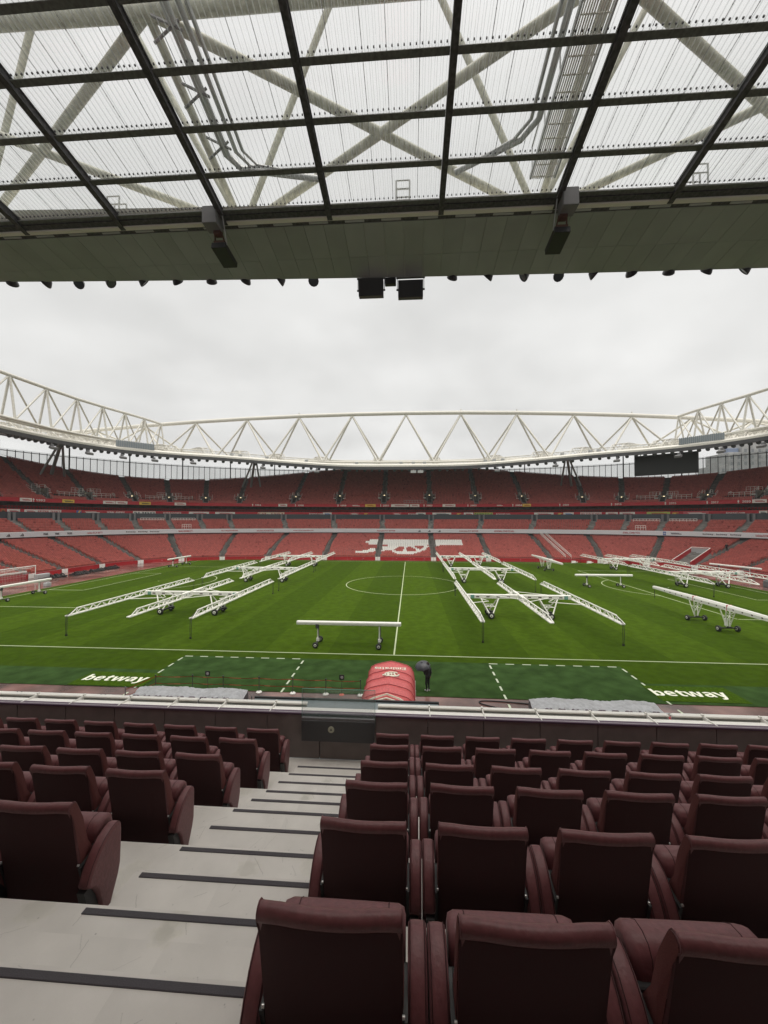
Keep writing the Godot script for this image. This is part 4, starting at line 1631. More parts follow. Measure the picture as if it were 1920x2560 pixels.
func perimeter() -> void:
	var wall := thing("perimeter_wall", "low glossy red wall round the pitch in front of the lower tier", "wall")
	# red boards, each about four metres, with white gates at the foot of the aisles
	var u := -U_END
	while u < U_END:
		var mpd := curve(66.0, 37.9, 4.0, u).distance_to(curve(66.0, 37.9, 4.0, u + 0.2)) / 0.2
		var du := 4.0 / mpd
		var a := curve(66.0, 37.9, 4.0, u)
		var b := curve(66.0, 37.9, 4.0, u + du)
		var d := Vector3(b.x - a.x, 0, b.y - a.y)
		var c := Vector3((a.x + b.x) / 2, 0, (a.y + b.y) / 2)
		var bas := Basis(Vector3.UP, atan2(-d.z, d.x))
		var st := S()
		cbox(st, c + Vector3(0, 0.40, 0), Vector3(d.length() - 0.03, 0.80, 0.14), 0.012, bas)
		part(wall, "board", st, "red_wall")
		st = S()
		box(st, c + Vector3(0, 0.815, 0), Vector3(d.length() - 0.01, 0.03, 0.17), bas)
		part(wall, "capping", st, "ink_p")
		u += du
	for s in [-1.0, 1.0]:
		for g in LOWER.aisles:
			if g > 100.0:
				continue
			var c := curve(65.8, 37.7, 4.0, s * g)
			var t := curve(65.8, 37.7, 4.0, s * g + 0.2)
			var bas := Basis(Vector3.UP, atan2(-(t.y - c.y), t.x - c.x))
			for k in [-0.33, 0.33]:
				var st := S()
				cbox(st, Vector3(c.x, 0.42, c.y) + bas * Vector3(k, 0, 0), Vector3(0.62, 0.82, 0.07), 0.012, bas)
				part(wall, "gate", st, "white_paint")
	for g in [-55.0, -50.0, -33.5, -25.0, -12.0, -9.4, -2.0, 1.2, 1.9, 4.3, 11.0, 24.0, 33.0, 41.0]:
		var c := curve(65.82, 37.72, 4.0, g)
		var t := curve(65.82, 37.72, 4.0, g + 0.2)
		var bas := Basis(Vector3.UP, atan2(-(t.y - c.y), t.x - c.x))
		var st := S()
		box(st, Vector3(c.x, 0.45, c.y), Vector3(0.34, 0.26, 0.05), bas)
		part(wall, "hatch", st, "ink_p")
	# a flight of steps with white rails at the right of the cannon
	var fl := thing("rail_stair", "steep stair with white rails up the lower tier right of the white cannon", "stair", Vector3(40.8, 0.5, -37.3))
	var off := -fl.position
	var a0 := Vector3(40.8, 0.7, -37.4)
	var b0 := Vector3(39.4, 6.2, -53.0)
	var st2 := S()
	for i in 40:
		var p := a0.lerp(b0, (i + 0.5) / 40.0)
		box(st2, p + Vector3(0, -0.1, 0), Vector3(1.2, 0.25, 0.42))
	part(fl, "steps", st2, "light_grey", off)
	st2 = S()
	for s in [-0.7, 0.7]:
		var pts := []
		for i in 28:
			pts.append(a0.lerp(b0, i / 27.0) + Vector3(s, 0, 0))
		handrail(st2, pts, 1.0, 0.05)
	part(fl, "railing", st2, "white_paint", off)

# ---------------------------------------------------------------- goal
func goal() -> void:
	var g := thing("goal", "white football goal with a sagging net standing behind the left goal line", "goal", Vector3(-63.7, 0, 3.8), 0.0)
	g.scale = Vector3(0.75, 1, 1)
	var st := S()
	tube(st, Vector3(0, 0, -3.66), Vector3(0, 2.44, -3.66), 0.07, 8)
	part(g, "post", st, "white_paint")
	st = S()
	tube(st, Vector3(0, 0, 3.66), Vector3(0, 2.44, 3.66), 0.07, 8)
	part(g, "post", st, "white_paint")
	st = S()
	tube(st, Vector3(0, 2.44, -3.73), Vector3(0, 2.44, 3.73), 0.07, 8)
	part(g, "crossbar", st, "white_paint")
	st = S()
	for s in [-3.66, 3.66]:
		tube(st, Vector3(-2.2, 0, s), Vector3(-2.2, 2.3, s), 0.04, 6)
	part(g, "stanchion", st, "red_wall")
	st = S()
	for i in 30:
		var z := -3.66 + i * 7.32 / 29
		path_tube(st, [Vector3(0, 2.4, z), Vector3(-1.1, 1.95 - 0.1 * sin(z), z), Vector3(-2.1, 2.2, z), Vector3(-2.15, 1.2, z), Vector3(-2.2, 0.05, z)], 0.012, 3)
	for k in [[-0.5, 2.15], [-1.1, 1.95], [-1.6, 2.05], [-2.12, 1.7], [-2.15, 1.2], [-2.18, 0.6]]:
		tube(st, Vector3(k[0], k[1], -3.66), Vector3(k[0], k[1], 3.66), 0.012, 3)
	part(g, "net", st, "white_paint")
	st = S()
	var rows := []
	for i in 13:
		var z := -3.5 + i * 7.0 / 12
		var sag := 0.25 * sin(i * 1.3)
		rows.append(PackedVector3Array([Vector3(-1.9, 1.55 + 0.05 * sag, z), Vector3(-1.95, 1.25 + 0.2 * sag, z), Vector3(-2.0, 1.35 + 0.1 * sag, z)]))
	loft(st, rows, true, true)
	part(g, "gathered_net", st, "white_paint")

# ---------------------------------------------------------------- lawn lighting rigs
func wheel(parent: Node3D, at: Vector3, r := 0.34, w := 0.24) -> void:
	var xf := Transform3D(Basis(Vector3(1, 0, 0), Vector3(0, 0, 1), Vector3(0, -1, 0)), at)
	var st := S()
	lathe(st, [[r * 0.55, -w / 2], [r * 0.92, -w / 2], [r, -w / 4], [r, w / 4], [r * 0.92, w / 2], [r * 0.55, w / 2]], xf, 16)
	var t := part(parent, "wheel", st, "tyre")
	st = S()
	lathe(st, [[0.001, -w / 2 - 0.005], [r * 0.5, -w / 2 + 0.0], [r * 0.56, -w / 2 + 0.02], [r * 0.56, w / 2 - 0.02], [r * 0.5, w / 2], [0.001, w / 2 + 0.005]], xf, 14)
	part(t, "rim", st, "rig_white")
	st = S()
	lathe(st, [[0.07, -w / 2 - 0.03], [0.07, w / 2 + 0.03]], xf, 8)
	part(t, "hub", st, "mid_grey")

func lattice_arm(parent: Node3D, x: float, mid_plate: bool) -> void:
	var L := 10.2
	var st := S()
	cbox(st, Vector3(x, 2.02, 0), Vector3(0.36, 0.11, 2 * L), 0.02)
	var arm := part(parent, "arm", st, "rig_white")
	st = S()
	cbox(st, Vector3(x, 2.50, 0), Vector3(0.11, 0.11, 2 * (L - 1.05)), 0.02)
	part(arm, "top_chord", st, "rig_white")
	st = S()
	var n := 18
	for i in n:
		var z0 := -L + 0.06 + (2 * L - 0.12) * i / n
		var z1 := -L + 0.06 + (2 * L - 0.12) * (i + 1) / n
		var zm := clampf((z0 + z1) / 2, -(L - 1.07), L - 1.07)
		if i == 0:
			zm = -(L - 1.07)
		if i == n - 1:
			zm = L - 1.07
		for s in [-0.15, 0.15]:
			tube(st, Vector3(x + s, 2.05, z0), Vector3(x, 2.47, zm), 0.032, 5)
		tube(st, Vector3(x, 2.47, zm), Vector3(x + (0.15 if i % 2 else -0.15), 2.05, z1), 0.045, 5)
	part(arm, "lacing", st, "rig_white")
	if mid_plate:
		for s in [-1.0, 1.0]:
			st = S()
			cbox(st, Vector3(x, 2.27, s * 1.15), Vector3(0.30, 0.52, 1.7), 0.02)
			part(arm, "side_plate", st, "rig_white")
			st = S()
			for k in [-0.35, 0.3]:
				box(st, Vector3(x, 2.30, s * 1.15 + k), Vector3(0.308, 0.10, 0.14))
			part(arm, "slot", st, "slot")

func make_rig() -> Node3D:
	var o := thing("lighting_rig", "", "lighting rig", Vector3.ZERO, 0.0, "three-armed white lawn lighting rigs")
	var st := S()
	cbox(st, Vector3(0, 2.22, 0), Vector3(11.0, 0.44, 0.34), 0.03)
	var beam := part(o, "main_beam", st, "rig_white")
	st = S()
	for i in 9:
		if i == 4:
			continue
		box(st, Vector3(-4.4 + i * 1.1, 2.20, 0), Vector3(0.34, 0.12, 0.348))
	part(beam, "slot", st, "slot")
	for s in [-1.0, 1.0]:
		st = S()
		cbox(st, Vector3(s * 4.95, 2.20, 0), Vector3(0.42, 0.40, 0.36), 0.02)
		part(beam, "control_box", st, "teal")
	lattice_arm(o, -5.65, false)
	lattice_arm(o, 0.0, true)
	lattice_arm(o, 5.65, false)
	for s in [-1.0, 1.0]:
		var x: float = s * 3.1
		st = S()
		for z in [-1.0, 1.0]:
			for e in [-0.95, 0.95]:
				tube(st, Vector3(x + e, 2.02, z * 0.12), Vector3(x + e * 0.14, 0.42, z * 0.98), 0.075, 6)
			tube(st, Vector3(x - 0.5, 1.25, z * 0.58), Vector3(x + 0.5, 1.25, z * 0.58), 0.04, 5)
		tube(st, Vector3(x - 0.5, 1.25, -0.58), Vector3(x + 0.5, 1.25, 0.58), 0.035, 5)
		tube(st, Vector3(x + 0.5, 1.25, -0.58), Vector3(x - 0.5, 1.25, 0.58), 0.035, 5)
		part(o, "leg_frame", st, "rig_white")
		st = S()
		cbox(st, Vector3(x, 0.40, 0), Vector3(0.22, 0.16, 1.85), 0.02)
		box(st, Vector3(x + 0.35, 0.45, -0.6), Vector3(0.45, 0.18, 0.3))
		part(o, "axle", st, "black")
		wheel(o, Vector3(x, 0.35, 1.0))
		wheel(o, Vector3(x, 0.35, -1.0))
	st = S()
	for s in [-1.0, 1.0]:
		tube(st, Vector3(s * 0.1, 2.1, s * 2.4), Vector3(s * 3.1, 2.15, s * 0.2), 0.04, 6)
		tube(st, Vector3(s * 5.6, 2.0, s * 2.6), Vector3(s * 3.2, 1.7, s * 0.1), 0.045, 6)
		tube(st, Vector3(s * 5.6, 2.0, -s * 2.6), Vector3(s * 3.2, 1.7, -s * 0.1), 0.045, 6)
		tube(st, Vector3(s * -0.1, 2.35, s * 2.4), Vector3(s * -3.1, 2.4, s * 0.2), 0.04, 6)
	part(o, "brace_rod", st, "rig_white")
	for x in [-5.65, 5.65]:
		for e in [-1.0, 1.0]:
			st = S()
			for d in [-0.04, 0.05]:
				path_tube(st, [Vector3(x + d, 2.45, e * 9.2), Vector3(x + d, 2.05, e * 10.2), Vector3(x + d * 1.5, 1.3, e * 10.22), Vector3(x + d, 0.42, e * 10.2)], 0.022, 5)
			box(st, Vector3(x, 0.36, e * 10.2), Vector3(0.16, 0.14, 0.10))
			part(o, "hanging_cable", st, "black")
	return o

func make_boom() -> Node3D:
	# short trolley: one long lamp bar on two posts, lying along x
	var o := thing("lamp_trolley", "", "lamp trolley", Vector3.ZERO, 0.0, "short white lamp trolleys on the pitch")
	var st := S()
	var rows := []
	for k in [[-4.4, 0.85], [-4.36, 1.0], [4.36, 1.0], [4.4, 0.85]]:
		var r := PackedVector3Array()
		for q in [[0.17, 0.02], [0.15, 0.10], [0.08, 0.15], [-0.08, 0.15], [-0.15, 0.10], [-0.17, 0.02], [-0.15, -0.14], [0.15, -0.14]]:
			r.append(Vector3(k[0], 1.85 + q[1] * k[1], q[0] * k[1]))
		rows.append(r)
	flat_loft(st, rows, true)
	var bar := part(o, "lamp_bar", st, "rig_white")
	st = S()
	for i in 12:
		box(st, Vector3(-4.0 + i * 0.73, 1.70, 0), Vector3(0.6, 0.035, 0.24))
	part(bar, "lamp_strip", st, "light_grey")
	for s in [-2.6, 2.6]:
		st = S()
		tube(st, Vector3(s, 0.35, 0), Vector3(s, 1.75, 0), 0.065, 8)
		box(st, Vector3(s, 0.45, 0), Vector3(0.22, 0.26, 0.22))
		part(o, "post", st, "rig_white")
		st = S()
		box(st, Vector3(s, 0.30, 0), Vector3(0.12, 0.10, 1.7))
		tube(st, Vector3(s + 0.09, 0.4, 0.02), Vector3(s + 0.08, 1.7, 0.05), 0.03, 5)
		part(o, "axle", st, "black")
		for z in [-0.9, 0.9]:
			wheel(o, Vector3(s, 0.24, z), 0.24, 0.2)
	st = S()
	cbox(st, Vector3(-2.64, 1.58, 0.1), Vector3(0.26, 0.36, 0.2), 0.02)
	part(o, "control_box", st, "dark_grey")
	return o

func make_long_boom() -> Node3D:
	# long tapered lamp beam along z on two lattice legs
	var o := thing("long_lamp_beam", "", "lighting rig", Vector3.ZERO, 0.0, "long tapered white lamp beams")
	var st := S()
	var rows := []
	for k in [[-9.4, 0.55], [-9.3, 0.62], [-2.2, 1.0], [2.2, 1.0], [9.3, 0.62], [9.4, 0.55]]:
		var r := PackedVector3Array()
		for q in [[0.22, -0.26], [0.22, 0.06], [0.12, 0.27], [-0.12, 0.27], [-0.22, 0.06], [-0.22, -0.26]]:
			r.append(Vector3(q[0] * k[1], 2.26 + q[1] * k[1], k[0]))
		rows.append(r)
	flat_loft(st, rows, true)
	var beam := part(o, "lamp_beam", st, "rig_white")
	st = S()
	for i in 15:
		var z := -7.0 + i
		var wd := lerpf(0.446, 0.30, clampf((absf(z) - 2.2) / 7.1, 0, 1))
		box(st, Vector3(0, 2.22, z), Vector3(wd, 0.10, 0.16))
	part(beam, "slot", st, "slot")
	st = S()
	for z in [-2.25, 2.25]:
		box(st, Vector3(0, 2.26, z), Vector3(0.47, 0.56, 0.06))
	part(beam, "collar", st, "ink_p")
	for s in [-2.1, 2.1]:
		st = S()
		for e in [-0.22, 0.22]:
			tube(st, Vector3(e * 2.0, 2.02, s - 0.35), Vector3(e * 0.6, 0.42, s), 0.045, 6)
			tube(st, Vector3(e * 2.0, 2.02, s + 0.35), Vector3(e * 0.6, 0.42, s), 0.045, 6)
			tube(st, Vector3(e * 1.6, 1.5, s - 0.25), Vector3(-e * 1.2, 0.9, s + 0.1), 0.03, 5)
			tube(st, Vector3(e * 1.6, 1.5, s + 0.25), Vector3(-e * 1.9, 1.9, s + 0.3), 0.03, 5)
		part(o, "leg_frame", st, "rig_white")
		st = S()
		box(st, Vector3(0, 0.34, s), Vector3(1.7, 0.10, 0.12))
		box(st, Vector3(0.1, 0.42, s), Vector3(0.4, 0.08, 0.25))
		part(o, "axle", st, "black")
		var st3 := S()
		for x in [-0.86, 0.86]:
			var wn := Node3D.new()
			wn.name = numbered("wheel_set", o)
			o.add_child(wn)
			wn.position = Vector3(x, 0.28, s)
			wn.rotation.y = PI / 2
			wheel(wn, Vector3.ZERO, 0.28, 0.22)
	st = S()
	cbox(st, Vector3(-0.2, 0.9, 2.15), Vector3(0.24, 0.7, 0.2), 0.02)
	part(o, "control_box", st, "rig_white")
	st = S()
	path_tube(st, [Vector3(0, 1.95, -9.2), Vector3(0.02, 1.4, -9.25), Vector3(0, 0.9, -9.2)], 0.03, 5)
	part(o, "hanging_cable", st, "black")
	return o

func rigs() -> void:
	var r := make_rig()
	var spots := [[-23.2, 21.7, "nearest rig left of the halfway line"], [-23.2, -1.1, "second rig from the camera left of the halfway line"], [-23.3, -23.3, "farthest rig left of the halfway line"],
		[12.95, 21.0, "nearest rig right of the halfway line"], [13.3, -2.9, "second rig from the camera right of the halfway line"], [13.4, -25.2, "farthest rig right of the halfway line"],
		[47.2, -1.0, "nearer rig of the column over the right goal area"], [47.3, -22.2, "farther rig of the column over the right goal area"]]
	for i in spots.size():
		var label := "three-armed white lighting rig, " + String(spots[i][2])
		var at := Vector3(spots[i][0], 0.02, spots[i][1])
		if i == 0:
			r.position = at
			r.set_meta("label", label)
		else:
			copy(r, label, at)
	var b := make_boom()
	var bs := [[-3.9, 31.8, 0.0, "nearest the camera, left of the halfway line"], [31.6, 0.25, 0.02, "beside the right penalty arc"], [-50.6, -21.3, PI / 2, "by the far end of the left goal line"],
		[-50.8, 15.0, PI / 2, "in front of the left goal"], [62.2, -14.2, -1.25, "off the pitch behind the right goal line"], [63.5, -3.4, 0.1, "cut by the right edge of the view"]]
	for i in bs.size():
		var label := "white lamp bar on two posts " + String(bs[i][3])
		var at := Vector3(bs[i][0], 0.02, bs[i][1])
		if i == 0:
			b.position = at
			b.set_meta("label", label)
		else:
			copy(b, label, at, bs[i][2])
	var l := make_long_boom()
	l.position = Vector3(31.3, 0.02, 23.0)
	l.set_meta("label", "long tapered white lamp beam on two wheeled lattice legs at the right edge of the pitch")
	copy(l, "long tapered white lamp beam far off by the stair at the far right of the pitch", Vector3(29.7, 0.02, -20.9))

func clutter() -> void:
	# folded covers and frames along the left wall
	var rows := [[-62.6, -3.0, 2.6, "nearest the goal"], [-61.6, -6.8, 3.4, "second from the goal"], [-61.9, -11.2, 3.0, "third from the goal"], [-62.4, -15.6, 3.2, "farthest from the goal"]]
	for q in rows:
		var st := S()
		for k in 7:
			var z: float = q[1] + (k - 3) * q[2] / 7.0
			var h := 0.35 + 0.25 * rng.randf()
			path_tube(st, [Vector3(q[0] - 0.9, 0.1, z - 0.5), Vector3(q[0] - 0.3, h, z - 0.2), Vector3(q[0] + 0.4, h * 0.8, z + 0.2), Vector3(q[0] + 1.0, 0.08, z + 0.5)], 0.09 + 0.05 * rng.randf(), 5)
		box(st, Vector3(q[0], 0.14, q[1]), Vector3(1.5, 0.22, q[2]))
		solo("folded_frame", st, "black", "black bundle of folded covers by the left wall, %s" % q[3], "bundle", Vector3.ZERO, "black bundles by the left wall")
	var st2 := S()
	cbox(st2, Vector3(-63.6, 0.45, -1.0), Vector3(0.7, 0.9, 2.4), 0.05)
	box(st2, Vector3(-63.2, 0.5, -1.0), Vector3(0.2, 0.5, 2.2))
	solo("equipment_case", st2, "light_grey", "pale grey equipment case against the left wall beside the goal", "case")
	st2 = S()
	cbox(st2, Vector3(-55.6, 0.28, 6.2), Vector3(0.6, 0.55, 0.9), 0.05)
	box(st2, Vector3(-55.6, 0.6, 6.2), Vector3(0.4, 0.14, 0.6))
	solo("small_case", st2, "light_grey", "small pale box on the track in front of the left goal", "case")
	st2 = S()
	cbox(st2, Vector3(58.5, 0.5, -1.5), Vector3(2.6, 1.0, 1.4), 0.06)
	box(st2, Vector3(58.5, 1.05, -1.5), Vector3(2.2, 0.12, 1.1))
	solo("equipment_case", st2, "mid_grey", "grey equipment case on the track behind the right lighting rigs", "case")
	for q in [[44.5, -34.4], [48.0, -33.6], [41.0, -34.8]]:
		st2 = S()
		box(st2, Vector3(q[0], 0.3, q[1]), Vector3(0.9, 0.5, 0.5))
		tube(st2, Vector3(q[0] - 0.7, 0.06, q[1] + 0.3), Vector3(q[0] + 0.9, 0.3, q[1] + 0.2), 0.08, 5)
		solo("white_bag", st2, "white_paint", "white bagged equipment by the far red wall, %s" % ("left one" if q[0] < 42 else ("middle one" if q[0] < 46 else "right one")), "bag", Vector3.ZERO, "white bags by the far wall")

# ---------------------------------------------------------------- near touchline: tunnel, ropes, benches
func tunnel() -> void:
	var o := thing("tunnel_canopy", "red inflatable-looking players' tunnel canopy of ribbed fabric with white lettering and crests", "tunnel canopy", Vector3(0.17, 0, 45.0))
	var zs := [41.9, 43.15, 44.1, 45.05, 46.0, 46.95, 47.9]
	var prof := func(z: float, k: float, sag: float) -> PackedVector3Array:
		var z0v := floorf(z * 1.04)
		# cross-section: low sides, rounded shoulders, shallow ridge
		var r := PackedVector3Array()
		for q in [[-1.36, 0.0], [-1.34, 0.6], [-1.32, 1.3], [-1.26, 1.75], [-1.12, 2.02], [-0.9, 2.15], [-0.75, 2.19], [-0.6, 2.23], [-0.45, 2.27], [-0.3, 2.30], [-0.15, 2.335], [0.0, 2.36], [0.15, 2.335], [0.3, 2.30], [0.45, 2.27], [0.6, 2.23], [0.75, 2.19], [0.9, 2.15], [1.12, 2.02], [1.26, 1.75], [1.32, 1.3], [1.34, 0.6], [1.36, 0.0]]:
			var y: float = q[1]
			r.append(Vector3(q[0] * k, maxf(0.0, (y * k) - sag * smoothstep(0.9, 2.0, y) * (0.55 + 0.30 * sin(q[0] * 7.0 + z0v * 3.1) + 0.25 * sin(q[0] * 15.0 + z * 9.0))), z - 45.0))
		return r
	for i in zs.size() - 1:
		var z0: float = zs[i]
		var z1: float = zs[i + 1]
		var rows := []
		for e in [[0.0, 1.0, 0.0], [0.04, 1.012, 0.0], [0.09, 0.992, 0.0], [0.25, 0.985, 0.02], [0.45, 0.98, 0.035], [0.6, 0.975, 0.06], [0.72, 0.975, 0.10], [0.82, 0.98, 0.15], [0.92, 0.985, 0.17], [0.985, 0.99, 0.10]]:
			rows.append(prof.call(lerpf(z0, z1, e[0]), e[1], e[2]))
		var st := S()
		loft(st, rows, false)
		part(o, "canopy_bay", st, "tunnel_red")
		st = S()
		var line := []
		for p in prof.call(z0 + 0.02, 1.018, 0.0):
			line.append(p)
		path_tube(st, line, 0.022, 6)
		part(o, "rib", st, "ink_p")
	var st2 := S()
	for z in zs:
		for s in [-1.37, 1.37]:
			tube(st2, Vector3(s, 0, z - 45.0), Vector3(s, 1.3, z - 45.0), 0.03, 6)
	part(o, "frame_leg", st2, "white_paint")
	# lettering reads from the pitch side, so it stands on its head here
	var slope := atan2(0.06, 1.0)
	var tb := Basis(Vector3.UP, PI) * Basis(Vector3.RIGHT, -PI / 2)
	text(o, "Emirates", 1.75, 0.34, "pale_print", Transform3D(tb, Vector3(0, 2.325, 42.85 - 45.0)), true, 0.02, "Droid Serif")
	# round emblem on the second bay
	var st := S()
	var c := Vector3(0.12, 2.31, 43.62 - 45.0)
	for k in [[0.30, 0.10, 5.6, 0.045], [0.20, 0.5, 3.6, 0.04], [0.12, 3.2, 5.9, 0.035]]:
		var pts := []
		for i in 15:
			var t: float = lerpf(k[1], k[2], i / 14.0)
			pts.append(c + Vector3(k[0] * 1.25 * cos(t), 0.0, k[0] * sin(t)))
		path_tube(st, pts, k[3], 5)
	for k in [-0.2, -0.05, 0.12]:
		tube(st, c + Vector3(k, 0, -0.18), c + Vector3(k + 0.06, 0, 0.22), 0.035, 5)
	tube(st, c + Vector3(-0.5, 0, 0.12), c + Vector3(-0.36, 0, 0.12), 0.05, 6)
	part(o, "round_emblem", st, "pale_print")
	# crest on the bay nearest the stand: a pointed shield outline, seen upside down
	st = S()
	var cz := 46.06 - 45.0
	var sh := [Vector3(-0.95, 2.30, cz + 0.85), Vector3(-0.62, 2.32, cz + 0.42), Vector3(0.0, 2.37, cz + 0.06), Vector3(0.62, 2.32, cz + 0.42), Vector3(0.95, 2.30, cz + 0.85)]
	path_tube(st, sh, 0.03, 5)
	var sh2 := []
	for p in sh:
		sh2.append(p + Vector3(0, 0.003, 0.12))
	path_tube(st, sh2, 0.018, 5)
	path_tube(st, [Vector3(-0.42, 2.33, cz + 0.72), Vector3(0.0, 2.36, cz + 0.5), Vector3(0.42, 2.33, cz + 0.72)], 0.05, 5)
	part(o, "crest_outline", st, "pale_print")
	# grey canopy slab over the tunnel mouth, under the club balcony
	var sl := thing("entrance_roof", "flat grey entrance roof with a dark front edge between the stand and the tunnel", "roof slab", Vector3(-1.45, 2.9, 50.5))
	st = S()
	cbox(st, Vector3(0.0, 0.0, 0.0), Vector3(7.75, 0.12, 4.4), 0.02)
	part(sl, "slab", st, "slab")
	st = S()
	cbox(st, Vector3(0.0, 0.03, -2.24), Vector3(7.8, 0.2, 0.09), 0.01)
	part(sl, "edge_trim", st, "black")
	st = S()
	box(st, Vector3(-0.3, 0.064, 0), Vector3(0.02, 0.008, 4.3), Basis(Vector3.UP, 0.05))
	part(sl, "seam", st, "mid_grey")
	st = S()
	for x in [-3.6, 3.6]:
		tube(st, Vector3(x, 0, -1.8), Vector3(x, -2.9, -1.8), 0.06, 6)
	part(sl, "post", st, "mid_grey")

func ropes() -> void:
	var xs := [-14.42, -12.16, -10.21, -7.95, -5.85, -3.82, -1.72]
	for i in xs.size():
		var o := thing("barrier_post", "slim grey barrier post on a white disc base, %s from the left along the track" % nth(i), "barrier post", Vector3(xs[i], 0.0, 41.25 if i == 0 else 41.08), 0.0, "barrier posts along the track")
		var st := S()
		lathe(st, [[0.17, 0.0], [0.18, 0.03], [0.15, 0.06], [0.03, 0.075]], Transform3D.IDENTITY, 16)
		part(o, "base", st, "white_paint")
		st = S()
		tube(st, Vector3(0, 0.06, 0), Vector3(0, 0.90, 0), 0.022, 8)
		lathe(st, [[0.022, 0.88], [0.045, 0.90], [0.045, 0.96], [0.01, 0.98]], Transform3D.IDENTITY, 8)
		part(o, "pole", st, "dark_grey")
	var st := S()
	solo_ropes(xs)
	for q in [[-11.22, "left"], [-2.86, "right"]]:
		var o := thing("barrier_sign", "square dark sign on a thin pole with an orange foot, the %s one" % q[1], "sign", Vector3(q[0], 0, 41.05), 0.0, "signs among the barrier posts")
		st = S()
		lathe(st, [[0.15, 0.0], [0.15, 0.025], [0.02, 0.04]], Transform3D.IDENTITY, 14)
		part(o, "base", st, "orange_base")
		st = S()
		tube(st, Vector3(0, 0.03, 0), Vector3(0, 0.9, 0), 0.014, 6)
		part(o, "pole", st, "dark_grey")
		st = S()
		cbox(st, Vector3(0, 1.05, 0), Vector3(0.30, 0.30, 0.03), 0.008)
		var f := part(o, "panel", st, "black")
		st = S()
		lathe(st, [[0.001, 0.0], [0.09, 0.001], [0.09, 0.006], [0.06, 0.007]], Transform3D(Basis(Vector3.RIGHT, PI / 2), Vector3(0.01, 1.05, 0.016)), 12)
		part(f, "print", st, "light_grey")

func solo_ropes(xs: Array) -> void:
	for h in [[0.86, "upper"], [0.44, "lower"]]:
		var st := S()
		for i in xs.size() - 1:
			var a := Vector3(xs[i], h[0], 41.25 if i == 0 else 41.08)
			var b := Vector3(xs[i + 1], h[0], 41.08)
			for k in 6:
				var p := a.lerp(b, k / 6.0) - Vector3(0, 0.04 * sin(PI * k / 6.0), 0)
				var q := a.lerp(b, (k + 1) / 6.0) - Vector3(0, 0.04 * sin(PI * (k + 1) / 6.0), 0)
				var tw := 0.5 * sin(k * 1.7 + i)
				var d := Vector3(0, cos(tw), sin(tw)) * 0.025
				quad(st, p + d, q + d, q - d, p - d)
		var a2 := Vector3(xs[0], h[0], 41.25)
		var b2 := Vector3(-14.95, h[0] * 0.98, 43.2)
		quad(st, a2 + Vector3(0, 0.025, 0), b2 + Vector3(0, 0.025, 0), b2 - Vector3(0, 0.025, 0), a2 - Vector3(0, 0.025, 0))
		solo("barrier_tape", st, "rope", "brown barrier tape strung along the posts by the track, the %s run" % h[1], "barrier tape", Vector3.ZERO, "barrier tapes")
	for q in [[-14.92, 43.2, 1.0], [-7.1, 44.3, 1.2]]:
		var st := S()
		tube(st, Vector3(0, 0, 0), Vector3(0, q[2], 0), 0.03, 8)
		lathe(st, [[0.04, q[2] - 0.02], [0.045, q[2] + 0.02], [0.01, q[2] + 0.05]], Transform3D.IDENTITY, 8)
		solo("corner_post", st, "mid_grey", "plain grey post standing on the track %s" % ("at the left end of the barrier tape" if q[0] < -10 else "right of the left covered bench"), "post", Vector3(q[0], 0, q[1]))

